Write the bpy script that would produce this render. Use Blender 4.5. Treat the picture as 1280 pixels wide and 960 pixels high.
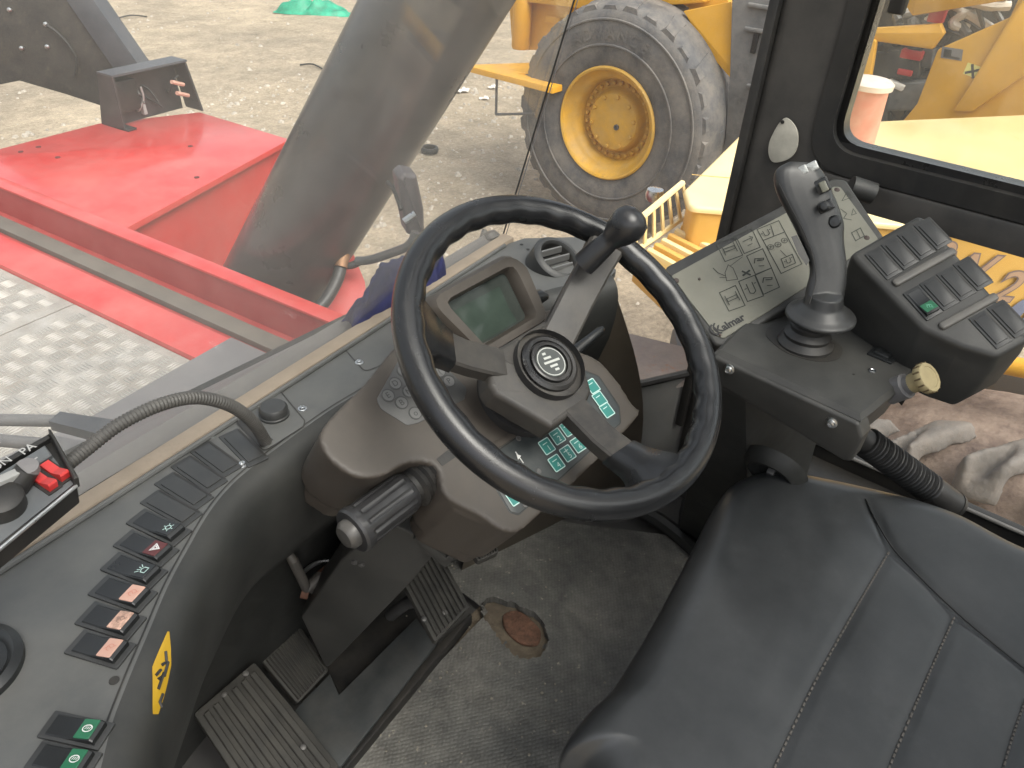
import bpy, bmesh, math, random
from mathutils import Vector, Matrix, noise
random.seed(7)
PI = math.pi
V = Vector
for o in list(bpy.data.objects):
    bpy.data.objects.remove(o, do_unlink=True)
S = bpy.context.scene
COL = S.collection

# ------------------------------------------------------------------ camera
# cab axes: X to the operator's right, Y forward, Z up, cab floor at z = 0
CAM = V((0, 0, 1.28))
CR = V((0.618, -0.784, 0.052)).normalized()      # camera right
CD = V((-0.430, -0.393, -0.813)); CD = (CD - CR * CD.dot(CR)).normalized()  # camera down
CF = CR.cross(CD).normalized()                    # camera forward
FPX = 960.0
cam = bpy.data.cameras.new('camera'); camo = bpy.data.objects.new('camera', cam); COL.objects.link(camo)
cam.sensor_width = 36; cam.lens = 36 * FPX / 1280; cam.clip_start = 0.02; cam.clip_end = 2000
mw = Matrix.Identity(4)
for i, a in enumerate((CR, -CD, -CF)):
    for j in range(3): mw[j][i] = a[j]
mw.translation = CAM
camo.matrix_world = mw
S.camera = camo

# ------------------------------------------------------------------ sky, sun, exposure
SUN_EL, SUN_AZ = math.radians(56), math.radians(-172)   # azimuth measured from +Y towards +X
W = bpy.data.worlds.new('World'); S.world = W; W.use_nodes = True
nt = W.node_tree; nt.nodes.clear()
sky = nt.nodes.new('ShaderNodeTexSky'); sky.sky_type = 'NISHITA'; sky.sun_disc = False
sky.sun_elevation = SUN_EL; sky.sun_rotation = SUN_AZ
sky.dust_density = 6; sky.air_density = 1.2; sky.ozone_density = 1
hsv = nt.nodes.new('ShaderNodeHueSaturation'); hsv.inputs['Saturation'].default_value = 0.35
bg = nt.nodes.new('ShaderNodeBackground'); bg.inputs['Strength'].default_value = 0.13
wo = nt.nodes.new('ShaderNodeOutputWorld')
nt.links.new(sky.outputs[0], hsv.inputs['Color']); nt.links.new(hsv.outputs[0], bg.inputs['Color']); nt.links.new(bg.outputs[0], wo.inputs[0])
sl = bpy.data.lights.new('sun', 'SUN'); sl.energy = .75; sl.angle = math.radians(42); sl.color = (1, .95, .86)
so = bpy.data.objects.new('sun', sl); COL.objects.link(so)
sd = V((math.sin(SUN_AZ) * math.cos(SUN_EL), math.cos(SUN_AZ) * math.cos(SUN_EL), math.sin(SUN_EL)))
so.rotation_euler = sd.to_track_quat('Z', 'Y').to_euler()
S.render.engine = 'CYCLES'
S.view_settings.view_transform = 'Standard'; S.view_settings.look = 'None'
S.view_settings.exposure = 1.34; S.view_settings.gamma = 1
S.render.resolution_x, S.render.resolution_y = 1024, 768
S.cycles.max_bounces = 8; S.cycles.transparent_max_bounces = 16

# ------------------------------------------------------------------ photo pixel -> point helpers (distance always from the plane that is touched)
def ray(px, py): return (CR * (px - 640) + CD * (py - 480) + CF * FPX).normalized()
def PLN(q, p, n):
    d = ray(*q); n = V(n); return CAM + d * ((V(p) - CAM).dot(n) / d.dot(n))
def PZ(q, z): return PLN(q, (0, 0, z), (0, 0, 1))
def PX(q, x): return PLN(q, (x, 0, 0), (1, 0, 0))
def PY(q, y): return PLN(q, (0, y, 0), (0, 1, 0))
def PD(q, d): return CAM + (CR * (q[0] - 640) + CD * (q[1] - 480) + CF * FPX) * (d / FPX)

class Fr:
    """local frame: origin, u, v, n"""
    def __init__(s, o, u, v=None, n=None):
        s.o = V(o); s.u = V(u).normalized()
        if v is not None:
            v = V(v); s.v = (v - s.u * v.dot(s.u)).normalized(); s.n = s.u.cross(s.v)
        else:
            n = V(n); s.n = (n - s.u * n.dot(s.u)).normalized(); s.v = s.n.cross(s.u)
    def p(s, a, b, c=0): return s.o + s.u * a + s.v * b + s.n * c
    def l(s, q, w=0):                      # pixel -> local (a, b) on the plane at height w
        p = PLN(q, s.o + s.n * w, s.n) - s.o; return (p.dot(s.u), p.dot(s.v))
    def ls(s, qs, w=0): return [s.l(q, w) for q in qs]
    def at(s, a, b, c=0, rot=0):
        cu, su = math.cos(rot), math.sin(rot)
        return Fr(s.p(a, b, c), s.u * cu + s.v * su, s.v * cu - s.u * su)
    def inv(s, p):
        p = V(p) - s.o; return V((p.dot(s.u), p.dot(s.v), p.dot(s.n)))
WF = Fr((0, 0, 0), (1, 0, 0), (0, 1, 0))
def zf(z): return Fr((0, 0, z), (1, 0, 0), (0, 1, 0))
def xf(x): return Fr((x, 0, 0), (0, -1, 0), (0, 0, 1))    # plane facing -X ( u = backwards, v = up )
def yf(y): return Fr((0, y, 0), (1, 0, 0), (0, 0, 1))     # plane facing -Y

def area(p): return sum(p[i][0] * p[(i + 1) % len(p)][1] - p[(i + 1) % len(p)][0] * p[i][1] for i in range(len(p))) / 2
def ccw(p): return list(p) if area(p) > 0 else list(reversed(p))
def rc(pts, r, n=5):
    """round the corners of a polygon"""
    out = []; N = len(pts)
    for i in range(N):
        a, b, c = V(pts[i - 1][:2]), V(pts[i][:2]), V(pts[(i + 1) % N][:2])
        rr = pts[i][2] if len(pts[i]) > 2 else r
        d1, d2 = a - b, c - b
        l1, l2 = d1.length, d2.length
        if l1 < 1e-9 or l2 < 1e-9: continue
        d1 /= l1; d2 /= l2
        ang = d1.angle(d2)
        t = min(rr / max(math.tan(ang / 2), .05), l1 * .48, l2 * .48)
        p0, p1 = b + d1 * t, b + d2 * t
        for k in range(n + 1):
            s = k / n
            q = p0 * (1 - s) ** 2 + b * 2 * s * (1 - s) + p1 * s * s
            out.append((q.x, q.y))
    return out
def rect(a0, b0, a1, b1, r=0, n=4):
    p = [(a0, b0), (a1, b0), (a1, b1), (a0, b1)]
    return rc(p, r, n) if r else p
def ell(cx, cy, rx, ry=None, n=32, rot=0):
    ry = ry or rx
    return [(cx + rx * math.cos(t) * math.cos(rot) - ry * math.sin(t) * math.sin(rot), cy + rx * math.cos(t) * math.sin(rot) + ry * math.sin(t) * math.cos(rot)) for t in [2 * PI * k / n for k in range(n)]]
def inset(pts, d):
    out = []; N = len(pts)
    for i in range(N):
        a, b, c = V(pts[i - 1][:2]), V(pts[i][:2]), V(pts[(i + 1) % N][:2])
        e1, e2 = b - a, c - b
        if e1.length < 1e-9: e1 = e2
        if e2.length < 1e-9: e2 = e1
        e1 = e1.normalized(); e2 = e2.normalized()
        n1, n2 = V((-e1.y, e1.x)), V((-e2.y, e2.x))
        m = n1 + n2
        if m.length < 1e-6: m = n1
        m = m.normalized(); k = max(m.dot(n1), .35)
        q = b + m * (d / k); out.append((q.x, q.y))
    return out
def crom(pts, n=8, closed=False):
    """Catmull-Rom through points (any dimension)"""
    P = [V(p) for p in pts]; N = len(P); out = []
    for i in range(N if closed else N - 1):
        if closed: p0, p1, p2, p3 = P[i - 1], P[i], P[(i + 1) % N], P[(i + 2) % N]
        else: p0, p1, p2, p3 = P[max(i - 1, 0)], P[i], P[i + 1], P[min(i + 2, N - 1)]
        for k in range(n):
            t = k / n
            out.append(.5 * ((2 * p1) + (p2 - p0) * t + (2 * p0 - 5 * p1 + 4 * p2 - p3) * t * t + (3 * p1 - p0 - 3 * p2 + p3) * t ** 3))
    if not closed: out.append(P[-1].copy())
    return out
def lerp(a, b, t): return a + (b - a) * t

class MB:
    def __init__(s): s.v = []; s.f = []
    def add(s, vs, fs):
        b = len(s.v); s.v += [tuple(x) for x in vs]; s.f += [tuple(i + b for i in f) for f in fs]; return s
    def loops(s, L, cap0=True, cap1=True, closed=True):
        n = len(L[0]); b = len(s.v)
        for l in L: s.v += [tuple(p) for p in l]
        m = n if closed else n - 1
        for j in range(len(L) - 1):
            for i in range(m):
                k = (i + 1) % n
                s.f.append((b + j * n + i, b + j * n + k, b + (j + 1) * n + k, b + (j + 1) * n + i))
        if cap0: s.f.append(tuple(b + i for i in reversed(range(n))))
        if cap1: s.f.append(tuple(b + (len(L) - 1) * n + i for i in range(n)))
        return s
    def prism(s, F, pts, w0, w1, bev=0, bs=3, bot=True, top=True):
        pts = ccw(pts); L = [[F.p(x[0], x[1], w0) for x in pts]]
        if bev > 0:
            for k in range(bs + 1):
                a = k / bs * PI / 2; q = inset(pts, bev * (1 - math.cos(a)))
                L.append([F.p(x[0], x[1], w1 - bev + bev * math.sin(a)) for x in q])
        else: L.append([F.p(x[0], x[1], w1) for x in pts])
        return s.loops(L, bot, top)
    def box(s, F, a0, b0, c0, a1, b1, c1, bev=0):
        if bev: return s.prism(F, rc([(a0, b0), (a1, b0), (a1, b1), (a0, b1)], bev, 2), c0, c1, bev, 2)
        return s.prism(F, rect(a0, b0, a1, b1), c0, c1)
    def tube(s, path, r, seg=12, closed=False, caps=True):
        P = [V(p) for p in path]; n = len(P)
        R = r if isinstance(r, (list, tuple)) else [r] * n
        T = []
        for i in range(n):
            a = P[i - 1] if (i > 0 or closed) else P[i]
            b = P[(i + 1) % n] if (i < n - 1 or closed) else P[i]
            t = b - a
            T.append(t.normalized() if t.length > 1e-9 else (T[-1] if T else V((0, 0, 1))))
        ref = V((0, 0, 1)) if abs(T[0].z) < .9 else V((1, 0, 0))
        u = T[0].cross(ref).normalized(); L = []
        for i in range(n):
            u = (u - T[i] * u.dot(T[i])); u = u.normalized() if u.length > 1e-6 else T[i].orthogonal().normalized()
            w = T[i].cross(u)
            L.append([P[i] + (u * math.cos(2 * PI * k / seg) + w * math.sin(2 * PI * k / seg)) * R[i] for k in range(seg)])
        if closed: L.append(L[0]); return s.loops(L, False, False)
        return s.loops(L, caps, caps)
    def lathe(s, F, prof, seg=32, cap0=True, cap1=True):
        L = [[F.p(r * math.cos(2 * PI * k / seg), r * math.sin(2 * PI * k / seg), w) for k in range(seg)] for r, w in prof]
        return s.loops(L, cap0, cap1)
    def ribbon(s, F, pl, wd, w=0, closed=False):
        """flat strip of printed line with mitred joints"""
        P = [V((p[0], p[1])) for p in pl]; n = len(P); A = []; B = []
        for i in range(n):
            a = P[i - 1] if (i > 0 or closed) else None
            c = P[(i + 1) % n] if (i < n - 1 or closed) else None
            d = []
            if a is not None and (P[i] - a).length > 1e-9: d.append((P[i] - a).normalized())
            if c is not None and (c - P[i]).length > 1e-9: d.append((c - P[i]).normalized())
            if not d: d = [V((1, 0))]
            ns = [V((-e.y, e.x)) for e in d]
            m = sum(ns, V((0, 0))); m = m.normalized() if m.length > 1e-6 else ns[0]
            k = max(m.dot(ns[0]), .4)
            A.append(P[i] + m * (wd / 2 / k)); B.append(P[i] - m * (wd / 2 / k))
        b = len(s.v)
        s.v += [tuple(F.p(p.x, p.y, w)) for p in A] + [tuple(F.p(p.x, p.y, w)) for p in B]
        for i in range(n if closed else n - 1):
            j = (i + 1) % n
            s.f.append((b + n + i, b + n + j, b + j, b + i))
        return s
    def poly(s, F, pts, w=0):
        pts = ccw(pts); b = len(s.v); s.v += [tuple(F.p(p[0], p[1], w)) for p in pts]; s.f.append(tuple(range(b, b + len(pts)))); return s
    def grid(s, fn, nu, nv):
        b = len(s.v)
        for j in range(nv + 1):
            for i in range(nu + 1): s.v.append(tuple(fn(i / nu, j / nv)))
        for j in range(nv):
            for i in range(nu):
                a = b + j * (nu + 1) + i; s.f.append((a, a + 1, a + nu + 2, a + nu + 1))
        return s

BASE = {}
def mesh_obj(name, me, mat, parent):
    o = bpy.data.objects.new(name, me); COL.objects.link(o)
    base = V((0, 0, 0))
    if parent is not None:
        o.parent = parent; base = BASE[parent.name]
    BASE[o.name] = base
    me.transform(Matrix.Translation(-base))
    if mat is not None: me.materials.append(mat)
    return o
def obj(name, m, mat, parent=None, sharp=38, smooth=True, label=None, kind=None):
    me = bpy.data.meshes.new(name); me.from_pydata(m.v, [], m.f); me.validate(); me.update()
    bm = bmesh.new(); bm.from_mesh(me); bmesh.ops.remove_doubles(bm, verts=bm.verts, dist=2e-6); bmesh.ops.recalc_face_normals(bm, faces=bm.faces)
    bm.to_mesh(me); bm.free()
    if smooth:
        me.shade_smooth()
        me.set_sharp_from_angle(angle=math.radians(sharp))
    o = mesh_obj(name, me, mat, parent)
    if label: o['label'] = label
    if kind: o['kind'] = kind
    return o
def remeshed(name, m, mat, parent, vox=.003, it=6, fac=.5, label=None, sharp=80):
    me = bpy.data.meshes.new(name); me.from_pydata(m.v, [], m.f); me.validate(); me.update()
    bm = bmesh.new(); bm.from_mesh(me); bmesh.ops.remove_doubles(bm, verts=bm.verts, dist=2e-6); bmesh.ops.recalc_face_normals(bm, faces=bm.faces); bm.to_mesh(me); bm.free()
    t = bpy.data.objects.new('tmp', me); COL.objects.link(t)
    r = t.modifiers.new('r', 'REMESH'); r.mode = 'VOXEL'; r.voxel_size = vox
    s = t.modifiers.new('s', 'SMOOTH'); s.iterations = it; s.factor = fac
    me2 = bpy.data.meshes.new_from_object(t.evaluated_get(bpy.context.evaluated_depsgraph_get()))
    bpy.data.objects.remove(t, do_unlink=True); bpy.data.meshes.remove(me); me2.name = name
    me2.shade_smooth()
    o = mesh_obj(name, me2, mat, parent)
    if label: o['label'] = label
    return o
def thing(name, label, cat, base, group=None):
    o = bpy.data.objects.new(name, None); COL.objects.link(o); o.location = V(base); o.empty_display_size = .05
    o['label'] = label; o['category'] = cat
    if group: o['group'] = group
    BASE[o.name] = V(base)
    return o
def tag(o, label, cat, group=None):
    o['label'] = label; o['category'] = cat
    if group: o['group'] = group
    return o
def struct(o): o['kind'] = 'structure'; return o
def text_mesh(txt, size, F, w=0, align='CENTER', shear=0, bold=0):
    c = bpy.data.curves.new('txt', 'FONT'); c.body = txt; c.size = size; c.align_x = align; c.align_y = 'CENTER'; c.shear = shear; c.offset = bold
    t = bpy.data.objects.new('txt', c); COL.objects.link(t)
    dg = bpy.context.evaluated_depsgraph_get()
    me = bpy.data.meshes.new_from_object(t.evaluated_get(dg))
    bpy.data.objects.remove(t, do_unlink=True); bpy.data.curves.remove(c)
    m = MB(); m.v = [tuple(F.p(v.co.x, v.co.y, w)) for v in me.vertices]; m.f = [tuple(p.vertices) for p in me.polygons]
    bpy.data.meshes.remove(me)
    return m
def text(name, txt, size, F, mat, parent, w=.0004, **k): return obj(name, text_mesh(txt, size, F, w, **k), mat, parent, smooth=False)

# ------------------------------------------------------------------ materials
MT = {}
def L(N, a, b): N.links.new(a, b)
def pmat(name, col, rough=.5, metal=0, var=.12, vs=12, bump=.08, bs=500, dust=0, dcol=(.30, .26, .20), ds=9, dup=.5, coat=0, spec=.5, wear=0, wcol=(.1, .1, .1), emit=None):
    """plastic / paint / metal: colour drift, fine grain relief, settled dust on what faces up, patchy wear"""
    if name in MT: return MT[name]
    m = bpy.data.materials.new(name); m.use_nodes = True; N = m.node_tree; b = N.nodes['Principled BSDF']; nd = N.nodes.new
    b.inputs['Metallic'].default_value = metal; b.inputs['Specular IOR Level'].default_value = spec
    if coat: b.inputs['Coat Weight'].default_value = coat; b.inputs['Coat Roughness'].default_value = .12
    tc = nd('ShaderNodeTexCoord')
    n1 = nd('ShaderNodeTexNoise'); n1.inputs['Scale'].default_value = vs; n1.inputs['Detail'].default_value = 6; n1.inputs['Roughness'].default_value = .65
    L(N, tc.outputs['Object'], n1.inputs['Vector'])
    mr = nd('ShaderNodeMapRange'); mr.inputs['From Min'].default_value = .3; mr.inputs['From Max'].default_value = .7
    mr.inputs['To Min'].default_value = 1 - var; mr.inputs['To Max'].default_value = 1 + var
    L(N, n1.outputs['Fac'], mr.inputs['Value'])
    vm = nd('ShaderNodeVectorMath'); vm.operation = 'SCALE'; vm.inputs[0].default_value = col
    L(N, mr.outputs[0], vm.inputs['Scale'])
    c = vm.outputs[0]; r = None
    rm = nd('ShaderNodeMapRange'); rm.inputs['From Min'].default_value = .3; rm.inputs['From Max'].default_value = .7
    rm.inputs['To Min'].default_value = max(rough - .07, .03); rm.inputs['To Max'].default_value = min(rough + .1, 1)
    L(N, n1.outputs['Fac'], rm.inputs['Value']); r = rm.outputs[0]
    if wear:
        nw = nd('ShaderNodeTexNoise'); nw.inputs['Scale'].default_value = vs * 2.3; nw.inputs['Detail'].default_value = 9; nw.inputs['Roughness'].default_value = .75
        L(N, tc.outputs['Object'], nw.inputs['Vector'])
        wr = nd('ShaderNodeMapRange'); wr.inputs['From Min'].default_value = .56; wr.inputs['From Max'].default_value = .68; wr.inputs['To Max'].default_value = wear
        L(N, nw.outputs['Fac'], wr.inputs['Value'])
        mx = nd('ShaderNodeMix'); mx.data_type = 'RGBA'; mx.inputs[7].default_value = (*wcol, 1)
        L(N, wr.outputs[0], mx.inputs[0]); L(N, c, mx.inputs[6]); c = mx.outputs[2]
    if dust:
        n2 = nd('ShaderNodeTexNoise'); n2.inputs['Scale'].default_value = ds; n2.inputs['Detail'].default_value = 8; n2.inputs['Roughness'].default_value = .72
        L(N, tc.outputs['Object'], n2.inputs['Vector'])
        dr = nd('ShaderNodeMapRange'); dr.inputs['From Min'].default_value = .38; dr.inputs['From Max'].default_value = .75; dr.inputs['To Max'].default_value = dust
        L(N, n2.outputs['Fac'], dr.inputs['Value'])
        g = nd('ShaderNodeNewGeometry'); sx = nd('ShaderNodeSeparateXYZ'); L(N, g.outputs['Normal'], sx.inputs[0])
        ur = nd('ShaderNodeMapRange'); ur.inputs['From Min'].default_value = -.2; ur.inputs['From Max'].default_value = 1; ur.inputs['To Min'].default_value = 1 - dup
        L(N, sx.outputs['Z'], ur.inputs['Value'])
        mu = nd('ShaderNodeMath'); mu.operation = 'MULTIPLY'; L(N, dr.outputs[0], mu.inputs[0]); L(N, ur.outputs[0], mu.inputs[1])
        mx = nd('ShaderNodeMix'); mx.data_type = 'RGBA'; mx.inputs[7].default_value = (*dcol, 1)
        L(N, mu.outputs[0], mx.inputs[0]); L(N, c, mx.inputs[6]); c = mx.outputs[2]
        m2 = nd('ShaderNodeMix'); m2.inputs[3].default_value = .9; L(N, mu.outputs[0], m2.inputs[0]); L(N, r, m2.inputs[2]); r = m2.outputs[0]
    L(N, c, b.inputs['Base Color']); L(N, r, b.inputs['Roughness'])
    if bump:
        nb = nd('ShaderNodeTexNoise'); nb.inputs['Scale'].default_value = bs; nb.inputs['Detail'].default_value = 3
        L(N, tc.outputs['Object'], nb.inputs['Vector'])
        bp = nd('ShaderNodeBump'); bp.inputs['Strength'].default_value = bump; bp.inputs['Distance'].default_value = .6 / bs
        L(N, nb.outputs['Fac'], bp.inputs['Height']); L(N, bp.outputs[0], b.inputs['Normal'])
    if emit:
        b.inputs['Emission Color'].default_value = (*emit[:3], 1); b.inputs['Emission Strength'].default_value = emit[3]
    MT[name] = m; return m
def glass(name, tint=(.97, .98, .97), dust=.06, dcol=(.8, .76, .7), scale=3, streak=0):
    """thin sheet: see-through, mirror by Fresnel, a film of dust on it"""
    if name in MT: return MT[name]
    m = bpy.data.materials.new(name); m.use_nodes = True; N = m.node_tree; N.nodes.clear(); nd = N.nodes.new
    out = nd('ShaderNodeOutputMaterial'); tr = nd('ShaderNodeBsdfTransparent'); tr.inputs[0].default_value = (*tint, 1)
    gl = nd('ShaderNodeBsdfGlossy'); gl.inputs['Roughness'].default_value = .03
    fr = nd('ShaderNodeLayerWeight'); fr.inputs[0].default_value = .5
    pw = nd('ShaderNodeMath'); pw.operation = 'POWER'; pw.inputs[1].default_value = 4; L(N, fr.outputs['Facing'], pw.inputs[0])
    lw = nd('ShaderNodeMath'); lw.operation = 'MULTIPLY_ADD'; lw.inputs[1].default_value = .6; lw.inputs[2].default_value = .025; L(N, pw.outputs[0], lw.inputs[0])
    m1 = nd('ShaderNodeMixShader'); L(N, lw.outputs[0], m1.inputs[0]); L(N, tr.outputs[0], m1.inputs[1]); L(N, gl.outputs[0], m1.inputs[2])
    df = nd('ShaderNodeBsdfDiffuse'); df.inputs[0].default_value = (*dcol, 1)
    tl = nd('ShaderNodeBsdfTranslucent'); tl.inputs[0].default_value = (*dcol, 1)
    ad = nd('ShaderNodeMixShader'); ad.inputs[0].default_value = .35; L(N, df.outputs[0], ad.inputs[1]); L(N, tl.outputs[0], ad.inputs[2])
    tc = nd('ShaderNodeTexCoord'); mp = nd('ShaderNodeMapping'); L(N, tc.outputs['Object'], mp.inputs[0])
    if streak: mp.inputs['Scale'].default_value = (6, 6, .5)
    n1 = nd('ShaderNodeTexNoise'); n1.inputs['Scale'].default_value = scale; n1.inputs['Detail'].default_value = 9; n1.inputs['Roughness'].default_value = .7
    L(N, mp.outputs[0], n1.inputs['Vector'])
    mr = nd('ShaderNodeMapRange'); mr.inputs['From Min'].default_value = .3; mr.inputs['From Max'].default_value = .75; mr.inputs['To Min'].default_value = dust * .45; mr.inputs['To Max'].default_value = dust * 1.7
    L(N, n1.outputs['Fac'], mr.inputs['Value'])
    m2 = nd('ShaderNodeMixShader'); L(N, mr.outputs[0], m2.inputs[0]); L(N, m1.outputs[0], m2.inputs[1]); L(N, ad.outputs[0], m2.inputs[2])
    L(N, m2.outputs[0], out.inputs[0]); MT[name] = m; return m

DASH = pmat('dash_plastic', (.072, .074, .072), .5, var=.1, bump=.12, bs=1400, dust=.30, dcol=(.2, .19, .17))
KNEE = pmat('knee_plastic', (.018, .019, .018), .52, var=.12, bump=.15, bs=1200, dust=.2, dcol=(.13, .12, .10))
PODM = pmat('column_plastic', (.050, .042, .0345), .5, var=.18, vs=9, bump=.15, bs=1100, dust=.28, dcol=(.115, .097, .076), dup=.25, ds=14)
LEDGE = pmat('window_ledge_rubber', (.20, .162, .122), .8, var=.2, vs=8, bump=.2, bs=300, dust=.5, dcol=(.28, .235, .185))
BLK = pmat('black_rubber', (.012, .012, .012), .5, var=.15, bump=.1, bs=600, dust=.12)
BLKG = pmat('black_gloss', (.013, .013, .014), .28, var=.15, bump=.05, bs=900, dust=.1)
SWB = pmat('switch_black', (.011, .012, .0125), .32, var=.1, bump=.05, bs=1500, dust=.04, dcol=(.2, .2, .19))
SWF = pmat('switch_frame', (.026, .027, .027), .42, var=.1, bump=.1, bs=1500, dust=.12, dcol=(.2, .19, .17))
LEATH = pmat('wheel_grip', (.011, .0115, .0125), .2, var=.08, vs=25, bump=.28, bs=1100, dust=.03, dcol=(.16, .15, .13), ds=8)
HUBM = pmat('wheel_hub', (.028, .026, .024), .52, var=.2, vs=15, bump=.3, bs=1200, dust=.3, dcol=(.17, .15, .12), ds=22)
SEAT = pmat('seat_vinyl', (.030, .032, .0335), .33, var=.14, vs=5, bump=.10, bs=1600, dust=.13, dcol=(.2, .2, .2), ds=6, wear=.12, wcol=(.10, .10, .10))
STITCH = pmat('stitch', (.10, .09, .08), .8)
CONS = pmat('console_plastic', (.025, .025, .0235), .46, var=.12, bump=.14, bs=1300, dust=.28, dcol=(.15, .145, .13), ds=8)
PLATE = pmat('plate_metal', (.155, .153, .125), .5, metal=.1, var=.12, vs=16, bump=.05, dust=.25, dcol=(.17, .155, .11), wear=.25, wcol=(.14, .14, .10))
INK = pmat('ink', (.02, .02, .02), .6, bump=0)
STEEL = pmat('bright_steel', (.55, .56, .56), .28, metal=1, bump=.05, var=.15)
DARKST = pmat('dark_steel', (.12, .12, .12), .5, metal=.6, dust=.4, dcol=(.2, .18, .15))
WHITE = pmat('print_white', (.62, .62, .60), .5, bump=0)
PALE = pmat('print_pale', (.30, .30, .29), .55, bump=0)
TEAL = pmat('key_teal', (.025, .19, .165), .35, bump=0, var=.08)
TEALW = pmat('key_teal_line', (.45, .62, .58), .4, bump=0)
PANEL = pmat('key_panel', (.032, .038, .04), .38, var=.1, bump=.05, dust=.22, dcol=(.17, .17, .15), ds=30)
LCD = pmat('lcd', (.030, .036, .033), .12, var=.3, vs=7, bump=0, dust=.12, dcol=(.2, .2, .16))
GREENK = pmat('key_green', (.02, .12, .06), .35, bump=0)
PINKK = pmat('key_pink', (.52, .31, .24), .45, bump=0, var=.08)
PINKD = pmat('key_pink_worn', (.46, .29, .22), .5, bump=0, var=.6, vs=160)
REDK = pmat('key_red', (.46, .02, .02), .3, bump=0, dust=.25, dcol=(.6, .35, .3))
MAROON = pmat('key_maroon', (.09, .02, .02), .4, bump=0)
YSTK = pmat('sticker_yellow', (.37, .225, .012), .45, bump=0, var=.1)
MAT_DIRT = None
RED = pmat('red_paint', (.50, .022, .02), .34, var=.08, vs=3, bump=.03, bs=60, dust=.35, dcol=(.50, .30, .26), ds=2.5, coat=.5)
REDD = pmat('red_paint_dusty_shaded', (.33, .022, .022), .5, var=.2, vs=5, bump=.05, bs=90, dust=.5, dcol=(.20, .11, .095), ds=5, dup=.2)  # dusty red, darkened to paint the shade on the upright flange
GREYP = pmat('grey_paint', (.14, .135, .135), .5, var=.08, vs=4, bump=.03, bs=80, dust=.5, dcol=(.28, .26, .25), ds=3)
SLATE = pmat('slate_paint', (.055, .06, .07), .42, var=.2, vs=3, bump=.05, bs=50, dust=.3, dcol=(.2, .18, .16), ds=3)
BOOMG = pmat('boom_cylinder_paint', (.05, .047, .047), .28, var=.3, vs=2.2, bump=.03, bs=60, dust=.25, dcol=(.11, .105, .103), ds=3, dup=.2, coat=.3, wear=.2, wcol=(.09, .035, .035))
BLKST = pmat('black_steel', (.02, .019, .018), .55, var=.3, vs=5, bump=.1, bs=60, dust=.35, dcol=(.14, .12, .09), ds=7, dup=.2, wear=.5, wcol=(.10, .085, .06))
ALU = pmat('tread_aluminium', (.36, .34, .31), .5, metal=.2, var=.2, vs=8, bump=.06, bs=160, dust=.85, dcol=(.27, .235, .195), ds=7)
YEL = pmat('yellow_paint', (.68, .34, .018), .42, var=.1, vs=3, bump=.03, bs=60, dust=.4, dcol=(.55, .36, .14), ds=4)
YELG = pmat('yellow_rim', (.54, .30, .028), .45, var=.18, vs=5, bump=.05, bs=60, dust=.6, dcol=(.42, .30, .13), ds=9, dup=.2, wear=.35, wcol=(.2, .13, .06))
YEL_SUNLIT = pmat('hood_yellow_sunlit', (.80, .62, .27), .34, var=.06, vs=2, bump=.02, bs=50, dust=.5, dcol=(.78, .68, .45), ds=2.5, coat=.4)  # the roller's yellow, paled to paint the sun glare on the hood top
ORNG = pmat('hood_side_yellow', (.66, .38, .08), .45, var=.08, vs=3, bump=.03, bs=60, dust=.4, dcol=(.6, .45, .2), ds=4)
TYRE = pmat('tyre_rubber', (.075, .076, .078), .75, var=.3, vs=5, bump=.2, bs=50, dust=.85, dcol=(.24, .215, .18), ds=4, dup=.1)
MUD = pmat('muddy_tyre', (.15, .105, .085), .85, var=.35, vs=6, bump=.4, bs=40, dust=.8, dcol=(.34, .27, .21), ds=6, dup=.2)
MUDG = pmat('muddy_lug', (.13, .118, .108), .75, var=.25, vs=9, bump=.35, bs=55, dust=.7, dcol=(.21, .175, .145), ds=11, dup=.15)
RUST = pmat('rusty_plate', (.20, .165, .15), .7, var=.3, vs=6, bump=.2, bs=50, wear=.8, wcol=(.28, .10, .03), dust=.4)
BLUE = pmat('blue_cloth', (.015, .017, .066), .9, var=.3, vs=30, bump=.5, bs=900)
GREEN = pmat('green_tarp', (.01, .26, .15), .5, var=.4, vs=6, bump=.2, bs=60)
HOSE = pmat('hose_plastic', (.05, .048, .045), .45, var=.12, bump=.05, dust=.35, dcol=(.16, .15, .13))
HOSEB = pmat('hose_black', (.018, .018, .018), .4, var=.12, bump=.05, dust=.3, dcol=(.14, .13, .12))
FOAM = pmat('grimy_beige', (.31, .255, .135), .6, var=.15, vs=40, bump=.15, bs=500, dust=.5, dcol=(.2, .16, .09), ds=50, dup=.1)
GLASS_F = glass('glass_front', dust=.07, scale=2.2)
GLASS_S = glass('glass_side', dust=.03, scale=3)
GLASS_C = glass('glass_corner', dust=.04, scale=3.2)

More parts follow.
